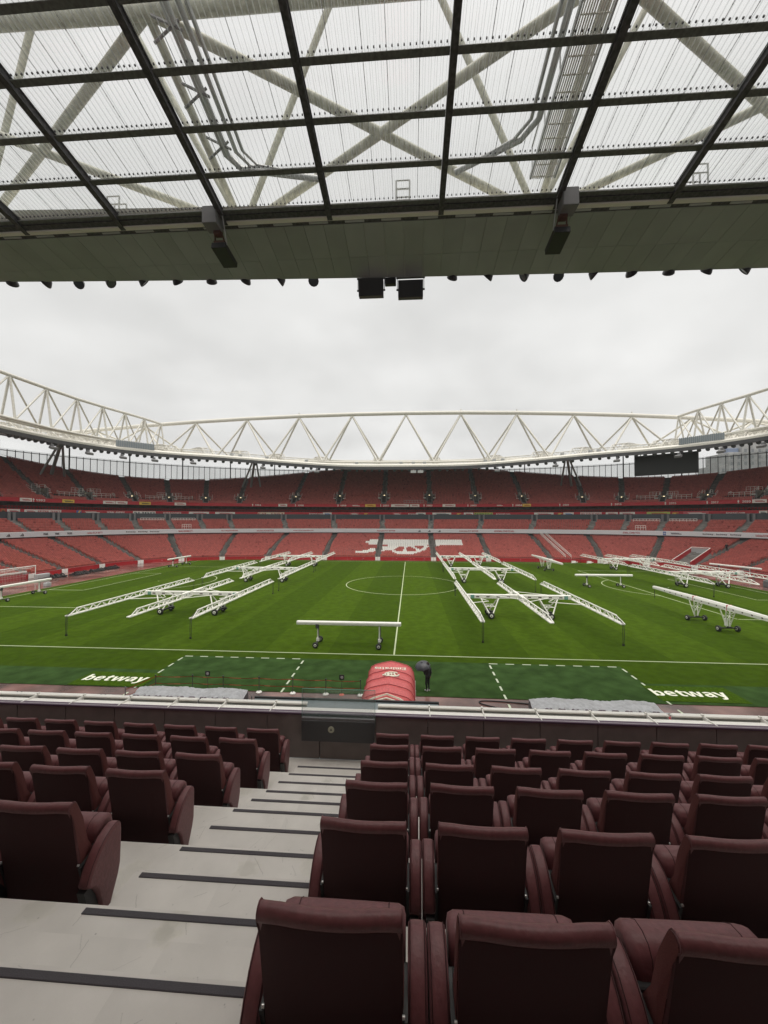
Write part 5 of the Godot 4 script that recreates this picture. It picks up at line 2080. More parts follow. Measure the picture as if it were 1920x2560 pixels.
func benches() -> void:
	# rows of purple bench seats under grey tarpaulins at the foot of the stand
	for side in [[-12.95, -7.55, 9, "left"], [7.45, 13.0, 9, "right"]]:
		var x0: float = side[0]
		var x1: float = side[1]
		var n: int = side[2]
		for i in n:
			var x := lerpf(x0 + 0.35, x1 - 0.35, float(i) / (n - 1))
			var st := S()
			var rows := []
			for k in [[0.42, 0.0, 0.20], [0.7, 0.03, 0.21], [1.02, 0.10, 0.19], [1.12, 0.13, 0.15]]:
				var r := PackedVector3Array()
				for q in [[-1.0, 0.0], [-0.7, -0.03], [0.7, -0.03], [1.0, 0.0], [0.9, 0.07], [-0.9, 0.07]]:
					r.append(Vector3(q[0] * k[2], k[0], k[1] + q[1]))
				rows.append(r)
			flat_loft(st, rows, true)
			var o := thing("bench_seat", "dark purple bucket seat poking out under the %s tarpaulin, %s from its left end" % [side[3], nth(i)], "seat", Vector3(x, 0.55, 45.42), 0.0, "purple bench seats")
			part(o, "backrest", st, "seat_purple")
			st = S()
			cbox(st, Vector3(0, 0.42, -0.2), Vector3(0.4, 0.08, 0.42), 0.02)
			box(st, Vector3(0, 0.2, -0.1), Vector3(0.08, 0.4, 0.3))
			part(o, "seat_pan", st, "seat_purple")
		# tarpaulin: tented over the seats in crumpled facets, scalloped where it hangs between the backs
		var st2 := S()
		var grid := []
		var nt := 56
		var peaks := [[0.0, 0.72], [0.05, 0.90], [0.20, 1.12], [0.33, 0.98], [0.42, 1.10], [0.56, 0.80], [0.64, 0.84], [0.74, 1.10], [0.88, 1.05], [0.96, 0.88], [1.0, 0.70]]
		for j in 8:
			var v := j / 7.0
			var line := PackedVector3Array()
			for i in nt + 1:
				var t := float(i) / nt
				var ridge := 0.0
				for k in peaks.size() - 1:
					if t >= peaks[k][0] and t <= peaks[k + 1][0]:
						ridge = lerpf(peaks[k][1], peaks[k + 1][1], (t - peaks[k][0]) / (peaks[k + 1][0] - peaks[k][0]))
				var x := lerpf(x0 - 0.25, x1 + 0.3, t) + 0.05 * (rng.randf() - 0.5)
				var y := lerpf(0.95, ridge, 1.0 - absf(v - 0.45) / 0.55) + 0.035 * (rng.randf() - 0.5) * (1.0 if j > 0 else 0.0)
				if j == 0:
					y = 0.92 + 0.09 * cos(TAU * (t * (x1 - x0 + 0.55) - 0.6) / ((x1 - x0 - 0.7) / (n - 1)))
				if j == 7:
					y = 0.0
				line.append(Vector3(x, y + (0.68 if j < 7 else 0.0), lerpf(45.62, 44.2, v) + 0.04 * (rng.randf() - 0.5)))
			grid.append(line)
		for j in 7:
			for i in nt:
				var a: Vector3 = grid[j][i]
				var b: Vector3 = grid[j][i + 1]
				var c: Vector3 = grid[j + 1][i + 1]
				var d: Vector3 = grid[j + 1][i]
				if (i + j) % 2:
					tri(st2, a, b, c)
					tri(st2, a, c, d)
				else:
					tri(st2, a, b, d)
					tri(st2, b, c, d)
		solo("tarpaulin", st2, "tarp", "crumpled grey tarpaulin over the purple bench seats %s of the tunnel" % side[3], "tarpaulin", Vector3.ZERO, "tarpaulins over the benches")
	# low red barriers with white rails at both ends
	for side in [[-27.0, -14.15, "left"], [13.35, 27.0, "right"], [2.75, 6.6, "middle"]]:
		var x0: float = side[0]
		var x1: float = side[1]
		var o := thing("red_barrier", "low red barrier with a white rail at the foot of the stand, the %s one" % side[2], "barrier", Vector3((x0 + x1) / 2, 0, 44.75), 0.0, "red barriers at the foot of the stand")
		var st := S()
		var L := x1 - x0
		cbox(st, Vector3(0, 0.5, 0), Vector3(L, 0.95, 0.55), 0.02)
		part(o, "barrier_block", st, "tunnel_dark")
		st = S()
		var k := -L / 2 + 0.6
		while k < L / 2 - 0.3:
			box(st, Vector3(k, 0.985, 0.1), Vector3(0.16, 0.02, 0.07), Basis(Vector3.UP, 0.6))
			k += 1.1
		part(o, "white_clip", st, "white_paint")
		if side[2] == "middle":
			continue
		st = S()
		tube(st, Vector3(-L / 2, 1.12, -0.25), Vector3(L / 2, 1.12, -0.25), 0.035, 8)
		k = -L / 2 + 0.2
		while k < L / 2:
			tube(st, Vector3(k, 0.4, -0.25), Vector3(k, 1.12, -0.25), 0.028, 6)
			k += 1.5
		var ends: Array = [L / 2 - 0.55, L / 2 - 3.0] if side[2] == "left" else [-L / 2 + 0.3, -L / 2 + 2.6]
		var dirx := -1.3 if side[2] == "left" else 1.3
		for e in ends:
			tube(st, Vector3(e, 1.15, -0.2), Vector3(e + dirx, 1.25, 1.6), 0.035, 8)
			tube(st, Vector3(e, 0.3, -0.2), Vector3(e, 1.15, -0.2), 0.035, 8)
		part(o, "rail", st, "white_paint")
	# black cables
	var st4 := S()
	path_tube(st4, spline([Vector3(13.6, 0.03, 43.6), Vector3(11.5, 0.04, 42.7), Vector3(9.6, 0.04, 41.9), Vector3(7.6, 0.03, 41.45), Vector3(5.6, 0.03, 41.3), Vector3(5.3, 0.03, 41.65), Vector3(6.3, 0.03, 42.2), Vector3(7.2, 0.04, 42.8), Vector3(7.0, 0.05, 43.3), Vector3(6.6, 0.04, 42.7), Vector3(7.3, 0.04, 42.25), Vector3(8.6, 0.04, 42.4), Vector3(10.2, 0.04, 42.9)], 8), 0.035, 6)
	solo("cable", st4, "black", "black cable looped across the track right of the tunnel", "cable")
	for q in [[-20.1, "left"], [-15.3, "right"]]:
		st4 = S()
		for d in [0.0, 0.25]:
			path_tube(st4, spline([Vector3(q[0] + d, 0.1, 44.2), Vector3(q[0] + d - 0.15, 0.8, 44.35), Vector3(q[0] + d, 1.16, 44.5), Vector3(q[0] + d + 0.15, 1.02, 44.8)], 6), 0.03, 5)
		solo("cable_loop", st4, "black", "short black cable loop hung over the left red barrier, the %s one" % q[1], "cable", Vector3.ZERO, "cable loops on the left barrier")
	# stepped concrete of the near lower tier, hidden below the balcony
	var st5 := S()
	for i in 15:
		var z := 46.0 + i * 0.8
		for s in [[-60.0, -5.6], [2.7, 60.0]]:
			box(st5, Vector3((s[0] + s[1]) / 2, 0.1 + i * 0.13, z), Vector3(s[1] - s[0], 0.2 + i * 0.26, 0.8))
	struct("near_lower_terrace", st5, "dark_concrete", "concrete steps of the near lower tier under the balcony")

func spline(pts: Array, n: int) -> Array:
	var c := Curve3D.new()
	for i in pts.size():
		var t: Vector3 = (pts[mini(i + 1, pts.size() - 1)] - pts[maxi(i - 1, 0)]) / 6.0
		c.add_point(pts[i], -t, t)
	var out := []
	for i in pts.size() - 1:
		for k in n:
			out.append(c.sample(i, float(k) / n))
	out.append(pts[-1])
	return out

# ---------------------------------------------------------------- people: one skin round joints, meshed as surface nets
func body_mesh(bones: Array, cell: float) -> ArrayMesh:
	# bones: [a, b, ra, rb, colour]; distances joined with a smooth minimum
	var lo := Vector3(99, 99, 99)
	var hi := -lo
	for q in bones:
		for e in [0, 1]:
			var r: float = q[2 + e] + cell * 3.0
			lo = lo.min(q[e] - Vector3(r, r, r))
			hi = hi.max(q[e] + Vector3(r, r, r))
	var n := Vector3i(((hi - lo) / cell).ceil()) + Vector3i(2, 2, 2)
	var field := PackedFloat32Array()
	field.resize(n.x * n.y * n.z)
	field.fill(0.3)
	for q in bones:
		var a: Vector3 = q[0]
		var b: Vector3 = q[1]
		var ba := b - a
		var l2 := maxf(ba.length_squared(), 1e-9)
		var rm: float = maxf(q[2], q[3]) + cell * 3.0
		var s := Vector3i(((a.min(b) - Vector3(rm, rm, rm) - lo) / cell).floor()).clamp(Vector3i.ZERO, n - Vector3i.ONE)
		var e := Vector3i(((a.max(b) + Vector3(rm, rm, rm) - lo) / cell).ceil()).clamp(Vector3i.ZERO, n - Vector3i.ONE)
		for z in range(s.z, e.z + 1):
			for y in range(s.y, e.y + 1):
				for x in range(s.x, e.x + 1):
					var p := lo + Vector3(x, y, z) * cell
					var t := clampf((p - a).dot(ba) / l2, 0, 1)
					var d: float = p.distance_to(a + ba * t) - lerpf(q[2], q[3], t)
					var i := x + n.x * (y + n.y * z)
					var h := maxf(0.03 - absf(field[i] - d), 0.0) / 0.03
					field[i] = minf(field[i], d) - h * h * 0.03 * 0.25
	var vid := {}
	var st := S()
	var pos := []
	for z in n.z - 1:
		for y in n.y - 1:
			for x in n.x - 1:
				var base := x + n.x * (y + n.y * z)
				var inside := 0
				var sum := Vector3.ZERO
				var cnt := 0
				var f := []
				for k in 8:
					var v := field[base + (k & 1) + n.x * ((k >> 1 & 1) + n.y * (k >> 2))]
					f.append(v)
					inside += 1 if v < 0.0 else 0
				if inside == 0 or inside == 8:
					continue
				for k in 8:
					for bit in [1, 2, 4]:
						if not (k & bit) and (f[k] < 0.0) != (f[k | bit] < 0.0):
							var t: float = f[k] / (f[k] - f[k | bit])
							var p := Vector3(k & 1, k >> 1 & 1, k >> 2)
							p += t * Vector3(1 if bit == 1 else 0, 1 if bit == 2 else 0, 1 if bit == 4 else 0)
							sum += p
							cnt += 1
				vid[base] = pos.size()
				pos.append(lo + (Vector3(x, y, z) + sum / cnt) * cell)
	var colours := []
	var normals := []
	for p in pos:
		var best := 9.0
		var c := Color.BLACK
		for q in bones:
			var ba: Vector3 = q[1] - q[0]
			var t := clampf((p - q[0]).dot(ba) / maxf(ba.length_squared(), 1e-9), 0, 1)
			var d: float = p.distance_to(q[0] + ba * t) - lerpf(q[2], q[3], t)
			if d < best:
				best = d
				c = q[4]
		colours.append(c)
		var g := Vector3.ZERO
		var gi := Vector3i(((p - lo) / cell).round()).clamp(Vector3i.ONE, n - Vector3i(2, 2, 2))
		var i := gi.x + n.x * (gi.y + n.y * gi.z)
		g = Vector3(field[i + 1] - field[i - 1], field[i + n.x] - field[i - n.x], field[i + n.x * n.y] - field[i - n.x * n.y])
		normals.append(g.normalized())
	var dx := [1, n.x, n.x * n.y]
	for z in range(1, n.z - 1):
		for y in range(1, n.y - 1):
			for x in range(1, n.x - 1):
				var base := x + n.x * (y + n.y * z)
				for ax in 3:
					var va := field[base]
					var vb := field[base + dx[ax]]
					if (va < 0.0) == (vb < 0.0):
						continue
					var u: int = dx[(ax + 1) % 3]
					var w: int = dx[(ax + 2) % 3]
					var q := [base - u - w, base - w, base, base - u]
					if not (vid.has(q[0]) and vid.has(q[1]) and vid.has(q[2]) and vid.has(q[3])):
						continue
					if va < 0.0:
						q.reverse()
					for k in [0, 1, 2, 0, 2, 3]:
						var id: int = vid[q[k]]
						st.set_color(colours[id])
						st.set_normal(normals[id])
						st.add_vertex(pos[id])
	st.set_material(M["body"])
	return st.commit()

func person_bones(umbrella: bool) -> Array:
	var coat := Color(0.028, 0.028, 0.034)
	var trou := Color(0.013, 0.013, 0.016)
	var skin := Color(0.42, 0.24, 0.17)
	var hair := Color(0.03, 0.02, 0.015)
	var shoe := Color(0.55, 0.54, 0.52)
	var v := func(x: float, y: float, z: float) -> Vector3: return Vector3(x, y, z)
	var b := []
	# faces -z and a little left; weight on the right leg
	b.append([v.call(0.09, 0.90, 0.0), v.call(0.085, 0.49, -0.02), 0.088, 0.062, trou])
	b.append([v.call(0.085, 0.49, -0.02), v.call(0.08, 0.10, 0.03), 0.060, 0.042, trou])
	b.append([v.call(-0.09, 0.90, 0.0), v.call(-0.09, 0.49, -0.05), 0.088, 0.062, trou])
	b.append([v.call(-0.09, 0.49, -0.05), v.call(-0.075, 0.10, 0.0), 0.060, 0.042, trou])
	for q in [[0.08, 0.03], [-0.075, 0.0]]:
		b.append([v.call(q[0], 0.045, q[1] + 0.03), v.call(q[0] * 1.25, 0.035, q[1] - 0.16), 0.045, 0.034, shoe])
	b.append([v.call(-0.08, 0.92, 0.0), v.call(0.08, 0.92, 0.0), 0.105, 0.105, coat])
	b.append([v.call(0.0, 0.98, 0.0), v.call(0.0, 1.30, 0.01), 0.135, 0.150, coat])
	b.append([v.call(-0.13, 1.36, 0.01), v.call(0.13, 1.36, 0.01), 0.085, 0.085, coat])
	b.append([v.call(0.0, 1.40, 0.0), v.call(0.0, 1.50, -0.015), 0.055, 0.050, skin])
	# head with hair, nose and ears
	b.append([v.call(0.0, 1.58, -0.03), v.call(0.0, 1.66, -0.015), 0.072, 0.088, skin])
	b.append([v.call(0.0, 1.66, 0.015), v.call(0.0, 1.69, 0.0), 0.090, 0.086, hair])
	b.append([v.call(0.0, 1.615, -0.105), v.call(0.0, 1.60, -0.122), 0.012, 0.016, skin])
	for s in [-1.0, 1.0]:
		b.append([v.call(s * 0.086, 1.62, 0.0), v.call(s * 0.088, 1.59, 0.0), 0.018, 0.014, skin])
	# right arm hangs, left arm bent up to the umbrella's handle
	var arms := [[v.call(0.20, 1.36, 0.01), v.call(0.245, 1.09, 0.04), v.call(0.25, 0.86, -0.03), v.call(0.25, 0.77, -0.05)]]
	if umbrella:
		arms.append([v.call(-0.20, 1.36, 0.01), v.call(-0.235, 1.10, -0.02), v.call(-0.13, 1.17, -0.24), v.call(-0.09, 1.22, -0.29)])
	else:
		arms.append([v.call(-0.20, 1.36, 0.01), v.call(-0.245, 1.09, 0.04), v.call(-0.25, 0.86, -0.03), v.call(-0.25, 0.77, -0.05)])
	for a in arms:
		b.append([a[0], a[1], 0.062, 0.050, coat])
		b.append([a[1], a[2], 0.050, 0.036, coat])
		b.append([a[2], a[3], 0.034, 0.036, skin])
		var d: Vector3 = (a[3] - a[2]).normalized()
		var side := d.cross(Vector3(1, 0, 0)).normalized()
		for k in 4:
			var o: Vector3 = a[3] + side * (k - 1.5) * 0.019
			var curl := Vector3(-signf(a[0].x) * 0.02, 0, -0.012)
			b.append([o, o + d * (0.045 + 0.006 * (1.5 - absf(k - 1.5))) + curl * 0.5, 0.010, 0.009, skin])
			b.append([o + d * 0.05 + curl * 0.5, o + d * 0.072 + curl * 1.6, 0.009, 0.008, skin])
		b.append([a[3] - d * 0.04 + side * 0.03, a[3] + side * 0.055 + d * 0.015, 0.012, 0.009, skin])
	return b

func people() -> void:
	var p := MeshInstance3D.new()
	p.name = numbered("person")
	p.mesh = body_mesh(person_bones(true), 0.013)
	add_child(p)
	p.position = Vector3(2.34, 0.024, 40.2)
	p.rotation.y = 0.75
	tag(p, "person in dark clothes and pale shoes standing under an umbrella beside the red tunnel", "person")
	var at := p.transform * Vector3(-0.09, 1.24, -0.29)
	var o := thing("umbrella", "dark grey umbrella held by the person beside the tunnel, tilted towards the stand", "umbrella", at)
	var b := Basis(Vector3(0, 0, 1), 0.22) * Basis(Vector3.RIGHT, 0.28)
	var top := b * Vector3(0, 0.52, 0)
	var st := S()
	tube(st, b * Vector3(0, -0.16, 0), top + b * Vector3(0, 0.05, 0), 0.008, 6)
	part(o, "shaft", st, "mid_grey")
	st = S()
	path_tube(st, [b * Vector3(0, -0.12, 0), b * Vector3(0, -0.2, 0), b * Vector3(0.03, -0.24, 0), b * Vector3(0.06, -0.2, 0)], 0.013, 6)
	part(o, "handle", st, "black")
	for k in 8:
		st = S()
		var rows := []
		for i in 7:
			var t := i / 6.0
			var line := PackedVector3Array()
			for j in 5:
				var ph := TAU * (k + j / 4.0) / 8.0
				var r := 0.50 * sin(t * 1.25) / sin(1.25)
				var dip := 0.035 * t * sin(PI * j / 4.0)
				var y := 0.52 - 0.27 * (1.0 - cos(t * 1.25)) / (1.0 - cos(1.25))
				line.append(b * Vector3((r - dip) * cos(ph), y + dip * 0.6, (r - dip) * sin(ph)))
			rows.append(line)
		loft(st, rows, false)
		part(o, "canopy_panel", st, "umbrella")
		st = S()
		var ph2 := TAU * k / 8.0
		tube(st, b * Vector3(0, 0.30, 0), b * Vector3(0.3 * cos(ph2), 0.40, 0.3 * sin(ph2)), 0.004, 4)
		part(o, "rib", st, "mid_grey")
	var q := MeshInstance3D.new()
	q.name = numbered("person")
	q.mesh = body_mesh(person_bones(false), 0.02)
	add_child(q)
	var s := tp(LOWER, 55.1, 0.60)
	s.y = tier_y(LOWER, 55.1, 13.0 / 22.0) + 0.05
	q.position = s
	q.rotation.y = 2.4
	tag(q, "person in dark clothes standing in the right lower tier above the corner entrance", "person")

# ---------------------------------------------------------------- the building beyond the right glass screen
func tower() -> void:
	var o := thing("apartment_building", "pale grey apartment block with rows of windows seen behind the right glass screen", "building", Vector3(179, 0, -150))
	var blocks := [[-18.5, -14.5, 39.0, 0.0], [-14.5, -8.3, 45.5, 0.4], [-8.3, 8.0, 50.5, 1.0], [8.0, 34.0, 47.0, 0.5]]
	for q in blocks:
		var st := S()
		var w: float = q[1] - q[0]
		cbox(st, Vector3((q[0] + q[1]) / 2, q[2] / 2, q[3] - 8.0), Vector3(w, q[2], 16.0), 0.08)
		var wall := part(o, "wall", st, "tower_wall")
		var fl := 5
		while 3.3 * fl + 2.0 < q[2]:
			var x: float = q[0] + 1.6
			while x < q[1] - 1.0:
				if x - q[0] > 0.5:
					var s2 := S()
					box(s2, Vector3(x, 3.3 * fl, q[3] + 0.02), Vector3(1.5, 1.9, 0.14))
					var win := part(wall, "window", s2, "light_grey")
					s2 = S()
					box(s2, Vector3(x, 3.3 * fl, q[3] + 0.03), Vector3(1.3, 1.7, 0.16))
					part(wall, "pane", s2, "tower_pane")
				x += 3.4
			fl += 1
	var st3 := S()
	cbox(st3, Vector3(-4.5, 51.6, -5.0), Vector3(7.0, 2.6, 6.0), 0.1)
	cbox(st3, Vector3(-11.5, 46.6, -2.0), Vector3(5.5, 2.2, 3.0), 0.1)
	part(o, "roof_storey", st3, "tower_blue")

# ---------------------------------------------------------------- the viewer's own terrace
const FD := [2.22, 2.655, 3.04, 3.49, 3.88, 4.24]
const SD := [1.335, 2.31, 3.26, 4.27, 5.28, 6.24]
const SEAT_TOP := 0.90

func floor_y(k: int) -> float:
	# tread of row k behind the front wall: 5 is the front row, 0 the nearest seats in view, negative ones behind
	if k >= 0:
		return CAM.y - FD[k]
	return CAM.y - FD[0] - 0.40 * k

func nose_z(k: int) -> float:
	return CAM.z - (2.205 + 0.957 * k)

func viewer_terrace() -> void:
	var st := S()
	# tread and riser of every row; the floor runs on under the seats
	var ter := Node3D.new()
	ter.name = "viewing_terrace"
	add_child(ter)
	ter.set_meta("kind", "structure")
	ter.set_meta("label", "pale vinyl stepped floor of the padded seating terrace")
	ter.position = Vector3(0, floor_y(5), nose_z(5))
	var off := -ter.position
	for k in range(-4, 6):
		st = S()
		var y := floor_y(k)
		var z0 := nose_z(k)
		var z1 := nose_z(k - 1)
		if k == 5:
			z0 = CAM.z - 7.0
		box(st, Vector3(0, y - 0.25, (z0 + z1) / 2 + 0.1), Vector3(30, 0.5, z1 - z0 + 0.2))
		part(ter, "tread", st, "vinyl", off)
	for k in range(-3, 6):
		# half step in the gangway, on the tread below the nose of the row behind
		st = S()
		var ya := floor_y(k)
		var yb := floor_y(k - 1)
		var z1 := nose_z(k - 1)
		var h := (yb - ya) * 0.5
		var x0 := -0.66 - CAM.x * 0.0 + CAM.x
		var poly := PackedVector2Array([Vector2(-1.94, 0.0), Vector2(-1.90, -0.015), Vector2(-1.90, -0.44), Vector2(-1.88, -0.475), Vector2(-0.56, -0.475), Vector2(-0.56, 0.0)])
		prism(st, poly, Vector3(CAM.x, ya, z1), Vector3.RIGHT, Vector3.BACK, Vector3(0, h, 0))
		part(ter, "half_step", st, "vinyl", off)
		for q in [[ya + h, z1 - 0.475], [yb, z1]]:
			st = S()
			cbox(st, Vector3(CAM.x - 1.205, q[0] + 0.001, q[1] + 0.040), Vector3(1.28, 0.010, 0.038), 0.003)
			part(ter, "nosing_strip", st, "strip", off)
	# dried leaf scraps on a step
	st = S()
	for i in 26:
		var c := Vector3(CAM.x - 1.50 + 0.10 * rng.randfn() * 0.9, floor_y(3) + (floor_y(2) - floor_y(3)) * 0.5 + 0.003, nose_z(2) - 0.16 + 0.035 * rng.randfn())
		if i > 17:
			c.x += 0.22 * (1 if i % 2 else -1)
		var r := 0.012 + 0.016 * rng.randf()
		var a := rng.randf() * TAU
		tri(st, c + Vector3(r * cos(a), 0, r * sin(a)), c + Vector3(r * cos(a + 2.0), 0.004, r * sin(a + 2.0)), c + Vector3(r * cos(a + 4.3), 0.002, r * sin(a + 4.3)))
	solo("leaf_scraps", st, "leaf", "scatter of dried brown leaf scraps on a pale gangway step", "leaves").set_meta("kind", "stuff")

func parapet() -> void:
	var z := CAM.z - 7.0
	var y0 := floor_y(5)
	var y1 := CAM.y - 3.46
	var o := thing("parapet_wall", "grey panelled parapet wall with a white sloping sill in front of the first seat row", "wall", Vector3(CAM.x, y0, z))
	for i in 26:
		var x := -12.0 + i * 0.955 - 0.11
		var st := S()
		cbox(st, Vector3(x + 0.4775, (y1 - y0) / 2 - 0.006, -0.05), Vector3(0.945, y1 - y0 - 0.012, 0.10), 0.006)
		part(o, "wall_panel", st, "parapet")
	var st := S()
	box(st, Vector3(0.5, (y1 - y0) / 2, -0.16), Vector3(25.0, y1 - y0 - 0.04, 0.11))
	part(o, "core", st, "dark_grey")
	st = S()
	box(st, Vector3(0.5, y1 - y0 - 0.0, -0.045), Vector3(25.0, 0.03, 0.11))
	part(o, "top_edge", st, "purple_edge")
	st = S()
	var poly := PackedVector2Array([Vector2(-0.03, 0.016), Vector2(-0.285, -0.020), Vector2(-0.30, -0.04), Vector2(-0.30, -0.45), Vector2(-0.2, -0.45), Vector2(-0.03, 0.002)])
	prism(st, poly, Vector3(-12.0, y1 - y0, 0), Vector3.BACK, Vector3.UP, Vector3(25.0, 0, 0))
	part(o, "sill", st, "sill_white")
	# handrail on brackets, in lengths, open where the gangway meets the wall
	var hr := thing("parapet_handrail", "white flat handrail on brackets outside the parapet sill", "handrail", Vector3(CAM.x, y1, z - 0.4))
	for q in [[-12.0, -4.05], [-4.02, -1.93], [-0.60, 4.55], [4.60, 13.0]]:
		st = S()
		cbox(st, Vector3((q[0] + q[1]) / 2, 0.0, 0.0), Vector3(q[1] - q[0], 0.035, 0.09), 0.008)
		part(hr, "rail", st, "white_paint")
		st = S()
		cbox(st, Vector3((q[0] + q[1]) / 2, -0.045, 0.015), Vector3(q[1] - q[0], 0.04, 0.04), 0.008)
		part(hr, "lower_rail", st, "galvanised")
	for i in 26:
		var x := -12.0 + i * 0.955 - 0.11
		if x > -1.95 and x < -0.55:
			continue
		st = S()
		box(st, Vector3(x + 0.04, -0.02, 0.18), Vector3(0.016, 0.085, 0.40))
		box(st, Vector3(x + 0.04, 0.02, 0.02), Vector3(0.03, 0.05, 0.05))
		part(hr, "bracket", st, "white_paint")
	# glass gate panel at the foot of the gangway
	var g := thing("glass_gate", "frameless glass panel above a dark grey board with a round badge at the gangway's foot", "glass panel", Vector3(CAM.x - 1.26, y1, z + 0.09))
	st = S()
	box(st, Vector3(0, 0.16, -0.035), Vector3(1.29, 0.62, 0.012))
	part(g, "pane", st, "gate_glass")
	st = S()
	box(st, Vector3(0, 0.4725, -0.035), Vector3(1.29, 0.005, 0.013))
	for e in [-0.6475, 0.6475]:
		box(st, Vector3(e, 0.16, -0.035), Vector3(0.005, 0.62, 0.013))
	part(g, "pane_edge", st, "teal")
	st = S()
	cbox(st, Vector3(0, -0.235, 0.0), Vector3(1.28, 0.36, 0.05), 0.006)
	part(g, "board", st, "dark_grey")
	st = S()
	box(st, Vector3(0, -0.035, -0.02), Vector3(1.28, 0.035, 0.06))
	part(g, "clamp_strip", st, "mid_grey")
	st = S()
	lathe(st, [[0.001, 0.008], [0.05, 0.008], [0.056, 0.004], [0.056, 0.0]], Transform3D(Basis(Vector3.RIGHT, PI / 2), Vector3(-0.115, -0.20, 0.026)), 20)
	var bd := part(g, "badge", st, "badge")
	st = S()
	prism(st, PackedVector2Array([Vector2(-0.022, -0.02), Vector2(0.0, -0.012), Vector2(0.022, -0.02), Vector2(0.012, 0.004), Vector2(0.0, 0.024), Vector2(-0.012, 0.004)]), Vector3(-0.115, -0.20, 0.034), Vector3.RIGHT, Vector3.UP, Vector3(0, 0, 0.002))
	part(bd, "badge_mark", st, "dark_grey")

func padded_seat() -> Node3D:
	var o := thing("padded_seat", "", "padded seat", Vector3.ZERO, 0.0, "padded maroon seats of the viewer's terrace")
	var W := 0.256
	# backrest: a side outline carried across with a slight inward bend, ends rounded in
	var prof := [[-0.145, 0.09], [-0.135, 0.20], [-0.085, 0.50], [-0.040, 0.76], [-0.027, 0.810], [-0.016, 0.822], [-0.008, 0.838], [-0.010, 0.856], [-0.021, 0.869], [-0.036, 0.874], [-0.053, 0.868], [-0.066, 0.850], [-0.080, 0.82], [-0.125, 0.72], [-0.175, 0.56], [-0.235, 0.44], [-0.285, 0.36], [-0.300, 0.28], [-0.295, 0.12], [-0.27, 0.075], [-0.19, 0.07]]
	var rows := []
	var cz := -0.13
	var cy := 0.50
	for k in 13:
		var t := -1.0 + k / 6.0
		var e := 1.0 - absf(t)
		var ins := 0.0 if e > 0.08 else 0.006
		if e < 0.01:
			ins = 0.018
		var x := W * t
		if k == 1 or k == 11:
			x = signf(t) * W * 0.965
			ins = 0.003
		if k == 0 or k == 12:
			ins = 0.016
		var r := PackedVector3Array()
		for q in prof:
			var d := Vector2(cz - q[0], cy - q[1]).normalized()
			r.append(Vector3(x * (1.0 - 0.03 * (1.0 - q[1])), q[1] + d.y * ins + 0.004 * t * t * smoothstep(0.7, 0.9, q[1]), q[0] + d.x * ins - 0.022 * t * t))
		rows.append(r)
	var st := S()
	loft(st, rows, true, false)
	var back := part(o, "backrest", st, "leather")
	# side cheeks of the backrest in a redder cloth
	for e in [0, 12]:
		st = S()
		var r: PackedVector3Array = rows[e]
		var c := Vector3.ZERO
		for p in r:
			c += p
		c /= r.size()
		for j in r.size():
			var a: Vector3 = r[j] + Vector3(0.002 * (1 if e else -1), 0, 0)
			var b: Vector3 = r[(j + 1) % r.size()] + Vector3(0.002 * (1 if e else -1), 0, 0)
			var cc := c + Vector3(0.006 * (1 if e else -1), 0, 0)
			if e:
				tri(st, cc, a, b)
			else:
				tri(st, cc, b, a)
		part(back, "side_cheek", st, "bolster")
	# grainy rear panel under the rolled top, its shade painted in, a few millimetres proud
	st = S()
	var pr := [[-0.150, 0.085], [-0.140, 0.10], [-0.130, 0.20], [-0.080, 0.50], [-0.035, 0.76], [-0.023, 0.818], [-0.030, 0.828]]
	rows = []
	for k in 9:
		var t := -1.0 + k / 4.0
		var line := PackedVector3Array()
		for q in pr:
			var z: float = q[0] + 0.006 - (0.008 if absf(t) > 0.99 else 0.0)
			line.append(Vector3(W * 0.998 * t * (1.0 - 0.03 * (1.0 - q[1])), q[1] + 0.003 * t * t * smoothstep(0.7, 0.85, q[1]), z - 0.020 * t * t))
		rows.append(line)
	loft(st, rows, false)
	part(back, "shaded_rear_panel", st, "fabric")
	# piping where the rolled top meets the sides
	for s in [-1.0, 1.0]:
		st = S()
		var pts := []
		for q in prof.slice(3, 14):
			pts.append(Vector3(s * W * 0.985 * (1.0 - 0.03 * (1.0 - q[1])), q[1] - 0.003, q[0] - 0.022))
		path_tube(st, pts, 0.0032, 5)
		part(back, "piping", st, "leather")
	# tipped-up cushion in front of the backrest
	var cp := [[-0.27, 0.33], [-0.265, 0.54], [-0.27, 0.60], [-0.295, 0.635], [-0.335, 0.648], [-0.385, 0.642], [-0.425, 0.61], [-0.435, 0.56], [-0.43, 0.42], [-0.42, 0.33], [-0.37, 0.285], [-0.31, 0.29]]
	rows = []
	for k in 11:
		var t := -1.0 + k / 5.0
		var sc: float = [0.62, 0.90, 1.0, 1.0, 1.0, 1.0, 1.0, 1.0, 1.0, 0.90, 0.62][k]
		var x: float = 0.262 * [-1.0, -0.97, -0.88, -0.6, -0.3, 0.0, 0.3, 0.6, 0.88, 0.97, 1.0][k]
		var r := PackedVector3Array()
		for q in cp:
			r.append(Vector3(x, 0.46 + (q[1] - 0.46) * lerpf(1.0, sc, 0.35) + 0.004 * (1.0 - t * t), -0.35 + (q[0] + 0.35) * sc))
		rows.append(r)
	st = S()
	loft(st, rows, true, true)
	var cu := part(o, "seat_cushion", st, "leather")
	st = S()
	for s in [-0.19, 0.19]:
		st = S()
		var pts := []
		for q in cp.slice(1, 9):
			pts.append(Vector3(s, q[1] + 0.0035, q[0]))
		path_tube(st, pts, 0.0022, 4)
		part(cu, "seam", st, "fabric")
